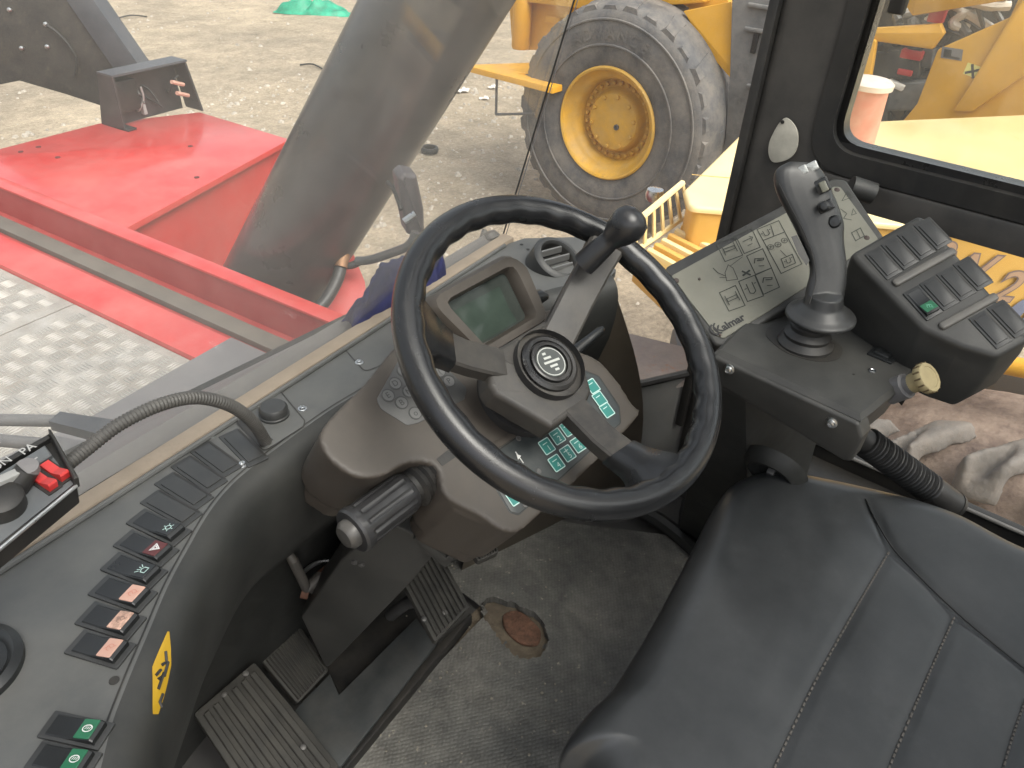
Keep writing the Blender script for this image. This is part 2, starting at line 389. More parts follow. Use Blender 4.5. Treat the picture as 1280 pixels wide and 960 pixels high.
# ================================================================== THE SETTING
GZ = -1.55
def ground_mat():
    m = bpy.data.materials.new('dirt_yard'); m.use_nodes = True; N = m.node_tree; b = N.nodes['Principled BSDF']; nd = N.nodes.new
    b.inputs['Roughness'].default_value = .95; b.inputs['Specular IOR Level'].default_value = .2
    tc = nd('ShaderNodeTexCoord')
    def noi(sc, det=8, ro=.7):
        n = nd('ShaderNodeTexNoise'); n.inputs['Scale'].default_value = sc; n.inputs['Detail'].default_value = det; n.inputs['Roughness'].default_value = ro
        L(N, tc.outputs['Object'], n.inputs['Vector']); return n.outputs['Fac']
    a = noi(.35); c = noi(3.5); d = noi(28, 6, .8)
    r1 = nd('ShaderNodeValToRGB'); L(N, a, r1.inputs[0])
    r1.color_ramp.elements[0].position = .34; r1.color_ramp.elements[0].color = (.265, .222, .168, 1)
    r1.color_ramp.elements[1].position = .66; r1.color_ramp.elements[1].color = (.45, .37, .265, 1)
    r2 = nd('ShaderNodeMapRange'); r2.inputs['From Min'].default_value = .3; r2.inputs['From Max'].default_value = .72; r2.inputs['To Min'].default_value = .72; r2.inputs['To Max'].default_value = 1.22; L(N, c, r2.inputs['Value'])
    r3 = nd('ShaderNodeMapRange'); r3.inputs['From Min'].default_value = .3; r3.inputs['From Max'].default_value = .75; r3.inputs['To Min'].default_value = .75; r3.inputs['To Max'].default_value = 1.3; L(N, d, r3.inputs['Value'])
    mu = nd('ShaderNodeMath'); mu.operation = 'MULTIPLY'; L(N, r2.outputs[0], mu.inputs[0]); L(N, r3.outputs[0], mu.inputs[1])
    vm = nd('ShaderNodeVectorMath'); vm.operation = 'SCALE'; L(N, r1.outputs[0], vm.inputs[0]); L(N, mu.outputs[0], vm.inputs['Scale'])
    L(N, vm.outputs[0], b.inputs['Base Color'])
    bp = nd('ShaderNodeBump'); bp.inputs['Strength'].default_value = .7; bp.inputs['Distance'].default_value = .06
    ad = nd('ShaderNodeMath'); ad.operation = 'ADD'; L(N, c, ad.inputs[0])
    hm = nd('ShaderNodeMath'); hm.operation = 'MULTIPLY'; hm.inputs[1].default_value = .35; L(N, d, hm.inputs[0]); L(N, hm.outputs[0], ad.inputs[1])
    L(N, ad.outputs[0], bp.inputs['Height']); L(N, bp.outputs[0], b.inputs['Normal'])
    return m
DIRT = ground_mat()
def gh(x, y): return GZ + .05 * noise.noise(V((x * .5, y * .5, 3))) + .022 * noise.noise(V((x * 2.1, y * 2.1, 9)))
m = MB()
xs = [-400, -120, -40, -12] + [-6 + .2 * i for i in range(0, 126)] + [26, 45, 120, 400]
ys = [-400, -120, -40, -14] + [-6 + .2 * i for i in range(0, 131)] + [28, 50, 120, 400]
m.v = [(x, y, gh(x, y)) for y in ys for x in xs]
n_ = len(xs)
m.f = [(j * n_ + i, j * n_ + i + 1, (j + 1) * n_ + i + 1, (j + 1) * n_ + i) for j in range(len(ys) - 1) for i in range(n_ - 1)]
struct(obj('ground', m, DIRT, sharp=180))

# gravel and litter lying about the yard
STONE = pmat('stone', (.40, .36, .30), .9, var=.3, vs=3, bump=.3, bs=60)
m = MB()
for k in range(2600):
    if k < 1500: x, y = random.uniform(2.8, 9), random.uniform(2.2, 9)
    else: x, y = random.uniform(1, 15), random.uniform(4, 18)
    r = random.choice([.008, .012, .016, .02, .03]) * random.uniform(.7, 1.5)
    z = gh(x, y); a0 = random.random() * 6
    vs = [(x + r * math.cos(a0 + q * 1.257) * random.uniform(.7, 1.3), y + r * math.sin(a0 + q * 1.257) * random.uniform(.7, 1.3), z - .004) for q in range(5)]
    top = [(x + (v[0] - x) * .55, y + (v[1] - y) * .55, z + r * random.uniform(.3, .8)) for v in vs]
    m.loops([vs, top], False, True)
o = obj('gravel', m, STONE, smooth=False); o['kind'] = 'stuff'; o['label'] = 'small stones and grit strewn over the dirt yard'; o['category'] = 'gravel'
PAPER = pmat('pale_litter', (.66, .62, .56), .8, var=.1)
for k, (q, s, lab) in enumerate([((578, 118), .10, 'scrap of pale plastic lying in the dirt beside the dark lift cylinder'), ((606, 126), .06, 'small pale paper scrap on the dirt under the yellow loader step'), ((617, 112), .07, 'torn pale scrap on the dirt between cylinder and loader step')]):
    c = PZ(q, GZ); m = MB(); z0 = gh(c.x, c.y) + .012
    m.grid(lambda a, b: (c.x + (a - .5) * s * 2.4 + .02 * math.sin(b * 7 + k), c.y + (b - .5) * s * 1.3 + .02 * math.sin(a * 9 + k), z0 + .02 * abs(math.sin(a * 5 + b * 6 + k))), 8, 6)
    tag(obj('litter_scrap', m, PAPER), lab, 'litter', 'pale litter on the dirt')
# dark ring lying on the dirt and sticks
c = PZ((537, 192), GZ); m = MB()
F = Fr((c.x, c.y, gh(c.x, c.y) + .012), (1, 0, 0), (0, 1, 0))
m.lathe(F, [(.09, 0), (.10, .03), (.09, .055), (.07, .055), (.062, .03), (.07, 0)], 24, False, False)
tag(obj('rubber_ring', m, BLK), 'dark rubber ring lying flat on the dirt by the lift cylinder', 'ring')
for k, (q0, q1) in enumerate([((140, 24), (184, 22)), ((375, 82), (408, 90))]):
    a, b = PZ(q0, GZ), PZ(q1, GZ); a.z = gh(a.x, a.y) + .02; b.z = gh(b.x, b.y) + .02
    mid = (a + b) / 2 + V((.08, .10, .02))
    tag(obj('stick', MB().tube(crom([a, mid, b], 6), [.012] * 13, 6), BLKST), ['thin bent dark stick on pale dirt near the green tarp', 'short dark stick on dirt behind the red box'][k], 'stick', 'sticks on the dirt')

# green tarp far off on the dirt
c = PZ((392, 16), GZ); m = MB()
def tarp(a, b):
    x = (a - .5) * 1.35; y = (b - .5) * .6
    k = 1 - min(1, (2 * abs(a - .5)) ** 3 + (2 * abs(b - .5)) ** 3)
    h = (.14 + .30 * abs(noise.noise(V((x * 2.2, y * 2.5, 1)))) + .10 * noise.noise(V((x * 5, y * 5, 5)))) * k
    x += .16 * noise.noise(V((x * 2, y * 2, 7))); y += .16 * noise.noise(V((x * 2.3, y * 2, 17)))
    p = CR * x + V((CF.x, CF.y, 0)).normalized() * y
    return V((c.x, c.y, gh(c.x, c.y) + .01 + max(h, 0))) + V((p.x, p.y, 0))
m.grid(tarp, 46, 30)
tag(obj('green_tarp', m, GREEN), 'crumpled bright green tarp lying far off on the dirt', 'tarp')

# ================================================================== WHEEL LOADER (parallel to our machine, 5.6 m to the right)
LX = 5.6
ld = thing('wheel_loader', 'big yellow wheel loader with a muddy black tyre standing on the dirt', 'wheel loader', (6.6, 2.0, GZ))
cpt = PX((758, 154), LX)
R_T = cpt.z - GZ + .02
R_T = .945
WC = V((LX, cpt.y, GZ + R_T - .02))
def wheel_frame(x): return Fr((x, WC.y, WC.z), (0, -1, 0), (0, 0, 1))     # n = -X, out towards us
F = wheel_frame(LX)
whl = obj('wheel', MB().lathe(F, [(.44, -.52), (.60, -.58), (.82, -.56), (.90, -.48), (.925, -.40), (.932, -.28), (.925, -.14), (.903, -.04), (.858, .012), (.80, .03), (.70, .04), (.60, .032), (.52, .02), (.455, .0), (.425, -.02), (.42, -.08)], 96, False, False), TYRE, ld, label='big dusty black tyre with block tread')
m = MB()
NL = 30
for k in range(NL):
    for side in (0, 1):
        a = 2 * PI * (k + .5 * side) / NL
        w0, w1 = ((-.22, .005) if side == 0 else (-.52, -.30))
        da0, da1 = .062, .085
        def pt(r, an, w): return F.p(r * math.cos(an), r * math.sin(an), w)
        sk = .07 * (1 if side == 0 else -1)
        rt = R_T * random.uniform(.985, 1.0)
        bot = [pt(.86, a - da1, w1), pt(.86, a + da1, w1), pt(.875, a + da1 + sk, w0), pt(.875, a - da1 + sk, w0)]
        top = [pt(rt - .04, a - da0 * .8, w1 - .004), pt(rt - .04, a + da0 * .8, w1 - .004), pt(rt, a + da0 + sk, w0), pt(rt, a - da0 + sk, w0)]
        m.loops([bot, top], False, True)
obj('tread', m, TYRE, whl)
for r in (.80, .615):
    m = MB().tube([F.p(r * math.cos(t), r * math.sin(t), .034 if r > .7 else .036) for t in [2 * PI * k / 96 for k in range(96)]], .010, 6, True)
    obj('sidewall_ring', m, TYRE, whl)
for i, ch in enumerate('ADVANCE'):
    a = PI / 2 + (3 - i) * .155 + .05
    FF = Fr(F.p(.70 * math.cos(a), .70 * math.sin(a), .043), F.u * math.sin(a) - F.v * math.cos(a), F.u * math.cos(a) + F.v * math.sin(a))
    obj('tyre_letter', text_mesh(ch, .125, FF, .002, bold=.004), TYRE, whl, smooth=False)
rim = obj('rim', MB().lathe(F, [(.455, -.02), (.458, .012), (.445, .026), (.43, .02), (.425, -.01), (.395, -.045), (.385, -.06), (.37, -.065), (.345, -.10), (.33, -.18), (.27, -.185), (.25, -.16), (.245, -.12), (.225, -.10), (.10, -.09), (.0001, -.09)], 72, False, False), YELG, ld, label='dusty yellow wheel rim and hub')
for k in range(28):
    a = 2 * PI * k / 28
    obj('wheel_nut', MB().lathe(Fr(F.p(.30 * math.cos(a), .30 * math.sin(a), -.185), F.u, F.v), [(.017, 0), (.017, .028), (.010, .034)], 6, False, True), YELG, rim)
for k in range(10):
    a = 2 * PI * k / 10 + .2
    obj('hub_bolt', MB().lathe(Fr(F.p(.205 * math.cos(a), .205 * math.sin(a), -.101), F.u, F.v), [(.017, 0), (.017, .018), (.012, .022)], 6, False, True), YELG, rim)
obj('hub_plug', MB().lathe(Fr(F.p(.05, -.03, -.092), F.u, F.v), [(.024, 0), (.024, .014), (.012, .016), (.012, .006)], 12, False, True), DARKST, rim)
# bodywork behind and above the tyre
B1 = LX + .42
def side_panel(name, qs, x, th=.05, mat=YEL, par=ld, r=.02, bev=.012, label=None):
    FX = xf(x); return obj(name, MB().prism(FX, rc(FX.ls(qs), r, 3), -th, 0, bev, 2), mat, par, label=label)
side_panel('body_panel', [(630, -80), (905, -80), (920, 150), (760, 190), (700, 64), (640, 62)], B1 + .10, .6)
side_panel('body_panel', [(596, -60), (690, -60), (880, -50), (880, 4), (735, 12), (648, 2)], B1 - .02, .1)
side_panel('fender', [(853, 14), (914, 2), (925, 98), (915, 100), (880, 60), (858, 20)], B1 - .12, .05, r=.01, bev=.006)
side_panel('seam_strip', [(682, 20), (700, 22), (698, 30), (680, 28)], B1 + .075, .03, r=.004, bev=.003)
FX = xf(B1 + .05)
a_, b_ = FX.l((655, 12)), FX.l((653, 60))
obj('tank', MB().lathe(Fr(FX.p(b_[0], b_[1], .03), FX.u, n=V((0, 0, 1))), [(.0001, 0), (.075, .0), (.085, .02), (.085, a_[1] - b_[1] + .25), (.06, a_[1] - b_[1] + .3)], 24), YEL, ld)
# step and its post
sp = obj('step', MB().prism(zf(PX((610, 84), LX - .05).z), rc([(LX - .15, PX((606, 84), LX).y + .12), (LX - .15, PX((700, 84), LX).y - .05), (LX + .45, PX((700, 84), LX).y - .05), (LX + .45, PX((606, 84), LX).y - .25)], .01, 2), -.05, 0, .008, 2), YEL, ld, label='yellow step plate beside the tyre')
side_panel('step_bracket', [(628, 90), (680, 92), (690, 112), (665, 106)], LX + .0, .3, r=.005, bev=.004)
m = MB(); pa = PX((621, 96), LX - .1); pb = PX((620, 143), LX - .1)
m.tube([pa + V((0, 0, .02)), pb], .012, 8); m.tube([pb, PX((668, 142), LX - .1)], .012, 8)
obj('step_rail', m, DARKST, ld)
# mud flap behind the wheel with two slots
fl = side_panel('mud_flap', [(916, -60), (990, -60), (985, 190), (905, 190), (912, 90)], B1 - .16, .04, pmat('flap_rubber', (.13, .13, .125), .7, var=.3, vs=6, dust=.7, dcol=(.28, .26, .23), ds=5, dup=.1), label='grey dusty mud flap')
for q in [(944, 52), (955, 54)]:
    FX = xf(B1 - .165); c = FX.l(q); obj('slot', MB().prism(FX, rect(c[0] - .02, c[1] - .08, c[0] + .02, c[1] + .08, .01), -.002, .012, .004, 2), BLK, fl)
for q in [(948, 38), (950, 110), (952, 8)]:
    FX = xf(B1 - .165); c = FX.l(q); obj('rib', MB().prism(FX, rect(c[0] - .10, c[1] - .014, c[0] + .14, c[1] + .014, .01), -.002, .03, .008, 2), pmat('flap_rubber', (.13, .13, .125)), fl)
# engine end seen through the side window
EX = B1 + .05
side_panel('engine_cover', [(1172, 62), (1262, 22), (1300, -60), (1420, -60), (1420, 250), (1105, 250), (1128, 152), (1146, 130)], EX - .05, .06, r=.03)
side_panel('engine_cover', [(1075, 48), (1095, 50), (1078, 155), (1060, 190), (1030, 190)], EX - .04, .06)
side_panel('top_rail', [(1148, -40), (1290, -60), (1262, 0), (1140, 20), (1130, 5)], EX - .02, .08, r=.01)
side_panel('diagonal_panel', [(1262, 22), (1300, -30), (1330, 60), (1215, 140), (1190, 140), (1210, 110)], EX - .09, .03, r=.02)
side_panel('cross_rail', [(1020, 40), (1175, 30), (1180, 42), (1165, 62), (1095, 52), (1020, 60)], EX - .01, .06, r=.01)
side_panel('top_cover', [(980, -60), (1075, -60), (1078, 10), (1050, 30), (980, 26)], EX, .1)
bay = side_panel('engine_bay', [(1060, 0), (1290, -40), (1260, 170), (1040, 200)], EX + .5, .05, BLKST, label='dark engine bay behind the open cover')
STL = pmat('engine_grey', (.11, .115, .12), .5, metal=.3, var=.4, vs=9, bump=.1, bs=60, dust=.4)
for k in range(16):
    q = (random.uniform(1080, 1165), random.uniform(55, 150)); p = PX(q, EX + random.uniform(.15, .4)); s = random.uniform(.04, .12)
    FF = Fr(p, (1, random.uniform(-.3, .3), 0), v=(0, .2, 1))
    obj('engine_block', MB().prism(FF, rect(-s, -s * .8, s, s, .02), -s, s, .01, 2), random.choice([STL, BLKST, STL, DARKST]), bay)
for k in range(14):
    q = (random.uniform(1085, 1160), random.uniform(55, 145)); p = PX(q, EX + .12 + random.uniform(0, .1))
    pts = [p + V((random.uniform(0, .1), random.uniform(-.22, .22), random.uniform(-.2, .2))) for _ in range(4)]
    obj('engine_hose', MB().tube(crom(pts, 8), random.choice([.012, .018, .025]), 8), random.choice([BLK, HOSEB, STL]), bay)
for q, s in [((1140, 68), (.07, .03)), ((1132, 90), (.05, .02)), ((1172, 18), (.05, .05))]:
    p = PX(q, EX + .08); obj('red_filter', MB().prism(Fr(p, (0, -1, 0), v=(0, .1, 1)), rect(-s[0], -s[1], s[0], s[1], .012), -.03, .03, .008, 2), REDK, bay)
for q, s in [((1120, 106), (.06, .02)), ]:
    p = PX(q, EX + .07); obj('pale_bracket', MB().prism(Fr(p, (0, -1, -.2), v=(0, .1, 1)), rect(-s[0], -s[1], s[0], s[1], .01), -.03, .03, .008, 2), GREYP if s[0] < .05 else PAPER, bay)
for k in range(10):
    q = (random.uniform(1130, 1250), random.uniform(2, 32)); p = PX(q, EX + .15)
    pts = [p + V((random.uniform(0, .1), random.uniform(-.3, .3), random.uniform(-.1, .1))) for _ in range(3)]
    obj('engine_hose', MB().tube(crom(pts, 8), random.choice([.015, .02, .03]), 8), random.choice([BLK, DARKST, PAPER]), bay)
FX = xf(EX - .05); pl = FX.ls([(1178, 58), (1204, 62), (1202, 76), (1176, 72)])
dp = obj('data_plate', MB().prism(FX, pl, .0005, .004), GREYP, ld, label='small grey rectangular plate')
pl = FX.ls([(1181, 61), (1190, 62.5), (1189, 70), (1200, 72), (1199, 74.5), (1179, 71)])
obj('plate_mark', MB().poly(FX, pl, .0052), BLK, dp, smooth=False)
st = obj('warning_sticker', MB().prism(FX, FX.ls([(1210, 78), (1247, 91), (1241, 106), (1204, 92)]), .0005, .003), pmat('sticker_loader', (.80, .72, .22), .5, bump=0), ld, label='yellow fan warning sticker')
m = MB(); c = V(FX.l((1216, 89)))
for k in range(4):
    a = k * PI / 2 + .4; m.ribbon(FX, [(c.x, c.y), (c.x + .045 * math.cos(a), c.y + .045 * math.sin(a))], .016, .004 + k * .0002)
t3 = FX.ls([(1232, 89), (1242, 93), (1235, 101)]); m.ribbon(FX, t3, .007, .0042, True)
obj('sticker_print', m, INK, st, smooth=False)

# ================================================================== ROLLER parked between loader and cab
rl = thing('road_roller', 'yellow road roller with slotted deck and muddy lugged tyre beside the cab', 'road roller', (3.2, .4, GZ))
ZH = .30
F0 = zf(ZH)
near0, near1, corner, far0, far1 = PZ((862, 258), ZH), PZ((1225, 289), ZH), PZ((855, 237), ZH), PZ((935, 158), ZH), PZ((1280, 143), ZH)
dn = (near1 - near0).normalized(); dfar = (far1 - far0).normalized()
hood = [near0, near0 + dn * 2.3, far0 + dfar * 3.2, far0, corner]
hd = obj('hood', MB().prism(F0, rc([(p.x, p.y) for p in hood], .03, 4), -.02, 0.0, .012, 3), YEL_SUNLIT, rl, label='yellow hood top paled as sunlit')
fold0, fold1 = PZ((860, 221), ZH), PZ((860, 221), ZH) + dn * 2.4
Fh = zf(ZH + .001); obj('hood_seam', MB().ribbon(Fh, [(fold0.x + .03, fold0.y), (fold1.x, fold1.y)], .006, 0), ORNG, hd, smooth=False)
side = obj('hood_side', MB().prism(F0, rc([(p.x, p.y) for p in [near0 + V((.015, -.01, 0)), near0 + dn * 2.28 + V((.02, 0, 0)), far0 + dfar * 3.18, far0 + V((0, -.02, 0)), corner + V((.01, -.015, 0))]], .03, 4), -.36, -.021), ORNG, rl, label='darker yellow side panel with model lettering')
nn = dn.cross(V((0, 0, 1))).normalized()
if nn.x > 0: nn = -nn
FT = Fr(near0 + V((.015, -.01, 0)) + nn * .004, dn, v=(0, 0, 1))
if FT.n.dot(nn) < 0: FT.n = -FT.n
tw = FT.l((1232, 342)); TXT = pmat('letter_brown', (.42, .27, .17), .5, bump=0)
TXTO = pmat('letter_outline', (.2, .15, .13), .5, bump=0)
for ch, q in (('B', (1168, 323)), ('W', (1201, 338)), ('2', (1256, 360))):
    c = FT.l(q); FL = FT.at(c[0], c[1])
    obj('letter_edge', text_mesh(ch, .165, FL, .0, shear=.25, bold=.006), TXTO, side, smooth=False)
    obj('letter', text_mesh(ch, .165, FL, .0015, shear=.25, bold=.001), TXT, side, smooth=False)
c = FT.l((1272, 398)); obj('letter', text_mesh('0', .19, FT.at(c[0], c[1]), .0, shear=.2, bold=.016), pmat('letter_blue', (.17, .19, .26), .5, bump=0), side, smooth=False)
# slotted deck stepping down in front of the hood, with a guard of flat bars
ZD = .16
dk = [PZ(q, ZD) for q in [(868, 268), (795, 318), (842, 360), (935, 382), (985, 300)]]
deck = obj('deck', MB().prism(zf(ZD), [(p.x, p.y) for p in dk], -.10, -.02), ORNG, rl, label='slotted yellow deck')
e0, e1 = PZ((870, 271), ZD), PZ((803, 318), ZD); g0, g1 = PZ((945, 304), ZD), PZ((872, 358), ZD)
for k in range(8):
    t0 = (k + .04) / 8; t1 = (k + .56) / 8
    q = [lerp(e0, e1, t0), lerp(e0, e1, t1), lerp(g0, g1, t1), lerp(g0, g1, t0)]
    obj('deck_slat', MB().prism(zf(ZD), rc([(p.x, p.y) for p in q], .012, 3), -.02, .012, .006, 2), YEL_SUNLIT if k % 2 else ORNG, deck)
obj('deck_beam', MB().tube([e0 + V((.02, 0, .0)), g0 + V((0, 0, 0))], .022, 8), DARKST, deck)
gt0, gt1 = PZ((853, 229), ZH - .02), PZ((797, 276), ZH - .02)
gb0, gb1 = e0 + V((0, .03, .0)), e1 + V((0, .03, 0))
gd = obj('guard', MB().tube([gt0, gt1], .012, 6), YEL_SUNLIT, rl, label='yellow guard of flat bars paled as sunlit')
obj('guard_rail', MB().tube([gb0, gb1], .010, 6), YEL_SUNLIT, gd)
for k in range(7):
    t = k / 6; a, b = lerp(gt0, gt1, t), lerp(gb0, gb1, t); w_ = (gt1 - gt0).normalized() * .011; th = V((.4, .9, 0)) * .005
    obj('guard_bar', MB().loops([[a - w_ - th, a + w_ - th, a + w_ + th, a - w_ + th], [b - w_ - th, b + w_ - th, b + w_ + th, b - w_ + th]]), YEL_SUNLIT, gd)
p = PZ((826, 246), ZH - .05); obj('mirror_stub', MB().lathe(Fr(p + V((.05, .05, -.02)), (1, 0, 0), (0, 1, 0)), [(.03, -.02), (.035, 0), (.03, .02), (.0001, .026)], 16), STEEL, rl)
# canister on the hood
p = PZ((1063, 182), ZH); PINKP = pmat('faded_red_plastic', (.62, .24, .17), .5, var=.1, vs=8, bump=.05, dust=.6, dcol=(.72, .60, .48), ds=12)
can = obj('intake_canister', MB().lathe(Fr((p.x, p.y, ZH), (1, 0, 0), (0, 1, 0)), [(.085, 0), (.088, .03), (.08, .23), (.082, .235)], 32), PINKP, rl, label='faded pink canister standing on the hood')
obj('canister_lid', MB().lathe(Fr((p.x, p.y, ZH + .235), (1, 0, 0), (0, 1, 0)), [(.092, 0), (.094, .02), (.08, .032), (.0001, .036)], 32), pmat('canister_lid', (.72, .60, .52), .5, dust=.4), can)
# muddy lugged tyre beside the cab
TX = 2.02; tc_ = PX((1205, 500), TX)
RR = .80; FTY = Fr((TX, tc_.y - .26, GZ + RR), (0, -1, 0), (0, 0, 1))
RR = RR
top_z = GZ + 2 * RR
tyr = obj('tyre', MB().lathe(FTY, [(.30, -.5), (.55, -.56), (.70, -.54), (.735, -.46), (.745, -.3), (.735, -.10), (.70, -.02), (.63, .03), (.55, .045), (.42, .03), (.36, .0), (.34, -.06)], 80, False, False), MUD, rl, label='mud caked lugged tyre')
for k in range(22):
    a = 2 * PI * k / 22 + .06
    def pt(r, an, w): return FTY.p(r * math.cos(an), r * math.sin(an), w)
    d = .068
    def ringl(r_out, dd):
        return [pt(.66, a - dd * 1.3, .03), pt(.66, a + dd * 1.3, .03), pt(.74, a + dd * 1.25 + .0, .0), pt(.735, a + dd * 1.1 - .17, -.17), pt(.735, a - dd * 1.1 - .17, -.17), pt(.74, a - dd * 1.25, .0)]
    bot = ringl(0, d)
    top = [pt(.68, a - d * .8, .065), pt(.68, a + d * .8, .065), pt(.80, a + d * .85, .03), pt(.80, a + d * .75 - .16, -.16), pt(.80, a - d * .75 - .16, -.16), pt(.80, a - d * .85, .03)]
    mid = [lerp(V(x), V(y), .8) for x, y in zip(bot, top)]; cen = sum((V(x) for x in top), V((0, 0, 0))) / 6
    top2 = [lerp(V(x), cen, .12) for x in top]
    lo_ = remeshed('lug', MB().loops([bot, mid, top2], True, True), MUDG, tyr, .011, 3, .5)
    for v_ in lo_.data.vertices:
        v_.co += V((noise.noise(v_.co * 14), noise.noise(v_.co * 14 + V((5, 0, 0))), noise.noise(v_.co * 14 + V((0, 9, 0))))) * .007
p0, p1 = PX((1236, 452), 2.35), PX((1330, 470), 2.35)
obj('frame_tube', MB().tube([p0 + (p0 - p1) * .5, p1 + (p1 - p0)], .028, 16), YEL, rl)
# rest of the machine, mostly hidden behind the cab wall
p = near0 + dn * 1.0; obj('chassis', MB().box(Fr(V((p.x, p.y, 0)) + V((.55, .25, -.95)), dn, n=(0, 0, 1)), -.9, -.3, -.25, 1.2, .35, .25, .03), DARKST, rl)

# ================================================================== OUR OWN MACHINE IN FRONT OF THE WINDSCREEN
ZC = -.30
ch = thing('machine_chassis', 'bright red steel chassis front with boxed cover and long groove beam', 'chassis', (1.8, 3.5, GZ))
def P2(q, z): p = PZ(q, z); return V((p.x, p.y))
# long beam running forwards (+Y): inner flange, groove with a rubber strip, upright flange
bA0, bA1 = P2((225, 438), ZC), P2((0, 330), ZC)
dY = (bA1 - bA0).normalized(); nX = V((dY.y, -dY.x))
if nX.x < 0: nX = -nX
def along(off, t): q = bA0 + nX * off + dY * t; return (q.x, q.y)
def strip(name, o0, o1, z0, z1, mat, t0=-1.2, t1=6.5, par=ch, bev=.004, label=None):
    return obj(name, MB().prism(WF, [along(o0, t0), along(o1, t0), along(o1, t1), along(o0, t1)], z0, z1, bev, 2), mat, par, label=label)
strip('flange', .0, .16, ZC - .25, ZC, RED)
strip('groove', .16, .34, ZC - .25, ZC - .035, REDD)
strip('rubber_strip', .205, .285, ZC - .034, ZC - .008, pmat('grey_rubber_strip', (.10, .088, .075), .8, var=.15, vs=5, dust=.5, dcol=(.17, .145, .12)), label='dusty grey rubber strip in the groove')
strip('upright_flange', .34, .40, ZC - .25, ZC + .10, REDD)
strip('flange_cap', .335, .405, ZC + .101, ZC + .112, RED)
# boxed cover beyond the beam
zt = ZC + .055
bx = [P2((148, 291), zt), P2((362, 174), zt), P2((250, 140), zt), P2((124, 154), zt), P2((-260, 250), zt)]
far_l = P2((-40, 196), zt)
bx = [bx[0], bx[1], bx[2], bx[3], far_l, P2((-60, 205), zt)]
e = V(along(.40, 0)); e2 = V(along(.40, 6))
bx = [V(along(.401, (bx[0] - bA0).dot(dY))), bx[1], bx[2], bx[3] , far_l]
bx.append(V(along(.401, (far_l - bA0).dot(dY) + .1)))
cov = obj('box_cover', MB().prism(zf(zt), [(p.x, p.y) for p in bx], -.03, 0, .006, 2), RED, ch, label='flat red cover plate')
inn = inset(ccw([(p.x, p.y) for p in bx]), .03)
obj('box_wall', MB().prism(zf(zt), inn, -.75, -.031), RED, ch)
for q in [(48, 184), (72, 197), (26, 190), (238, 183), (246, 222)]:
    p = PZ(q, zt); obj('cover_hole', MB().lathe(Fr((p.x, p.y, zt), (1, 0, 0), (0, 1, 0)), [(.014, .0004), (.014, .003), (.0001, .003)], 10, False, False), pmat('dark_red_hole', (.09, .012, .012), .7), cov)
# yellow mark on the box wall and the red bracket with hoses by the cylinder foot
p = PZ((320, 252), zt - .12)
m = MB(); q = [PD((438, 308), 3.3), PD((456, 352), 3.3), PD((464, 430), 3.2), PD((388, 440), 3.2)]
n3 = (q[1] - q[0]).cross(q[2] - q[0]).normalized() * .04
obj('bracket', MB().loops([[a for a in q], [a + n3 for a in q]]), RED, ch, label='red triangular bracket plate')
m = MB()
obj('hydraulic_hose', MB().tube(crom([PD((428, 322), 3.2), PD((422, 348), 3.18), PD((408, 374), 3.15), PD((392, 392), 3.12), PD((376, 420), 3.1)], 8), .026, 12), HOSEB, ch)
obj('hydraulic_hose', MB().tube(crom([PD((452, 326), 3.2), PD((438, 332), 3.2), PD((424, 330), 3.2)], 8), .016, 10), HOSEB, ch)
BRASS = pmat('brass', (.30, .16, .08), .5, metal=.6, var=.2, dust=.3)
a, b = PD((431, 310), 3.19), PD((426, 334), 3.18); obj('hose_fitting', MB().tube([a, lerp(a, b, .3), lerp(a, b, .31), b], [.018, .018, .027, .027], 12), BRASS, ch)
# lower deck of the chassis right of the groove beam, seen past the cylinder and through the low corner glass
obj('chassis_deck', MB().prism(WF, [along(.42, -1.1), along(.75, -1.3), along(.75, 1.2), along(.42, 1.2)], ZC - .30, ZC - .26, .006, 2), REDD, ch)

# lift cylinder: thick grey tube leaning back towards the cab
cy0, cy1 = PD((330, 376), 3.5), PD((548, -5), 2.60)
ax = (cy1 - cy0).normalized()
cyl = thing('lift_cylinder', 'thick dark grey hydraulic lift cylinder leaning across in front of the windscreen', 'hydraulic cylinder', cy0)
FC = Fr(cy0, ax.orthogonal(), n=ax); lc = (cy1 - cy0).length
obj('barrel', MB().lathe(FC, [(.19, -.62), (.218, -.58), (.222, -.5), (.222, lc + 1.6), (.20, lc + 1.62)], 64), BOOMG, cyl)
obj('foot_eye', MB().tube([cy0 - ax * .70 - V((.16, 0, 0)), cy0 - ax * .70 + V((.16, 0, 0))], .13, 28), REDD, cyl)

# black support arm and lamp guard on the red cover
arm = thing('support_arm', 'black steel arm with slate grey edge rising behind the red cover', 'arm', PZ((150, 130), zt))
pf = PD((140, 125), 4.9)
nA = (CAM - pf); nA.z = 0; nA = (nA.normalized() * .95 + V((-.3, .3, 0))).normalized()
FA = Fr(pf, V((0, 0, 1)).cross(nA), n=nA)
obj('web_plate', MB().prism(FA, FA.ls([(-60, -60), (40, -60), (82, -6), (152, 96), (128, 133), (82, 118), (24, 101), (-60, 118)]), -.05, 0, .006, 2), BLKST, arm)
obj('edge_flange', MB().prism(FA, FA.ls([(70, -20), (104, -20), (182, 92), (160, 104), (150, 96)]), -.14, .012, .006, 2), SLATE, arm, label='slate grey flange edge')
for q in [(13, 12), (28, 60), (60, 58), (58, 30)]:
    c = FA.l(q); obj('bolt', MB().lathe(FA.at(c[0], c[1], 0), [(.014, 0), (.014, .014), (.008, .018)], 8, False, True), STEEL, arm)
obj('cable', MB().tube(crom([FA.p(*FA.l(q), .02) for q in [(60, 30), (74, 40), (90, 58), (98, 76), (95, 96)]], 6), .008, 6), BLK, arm)

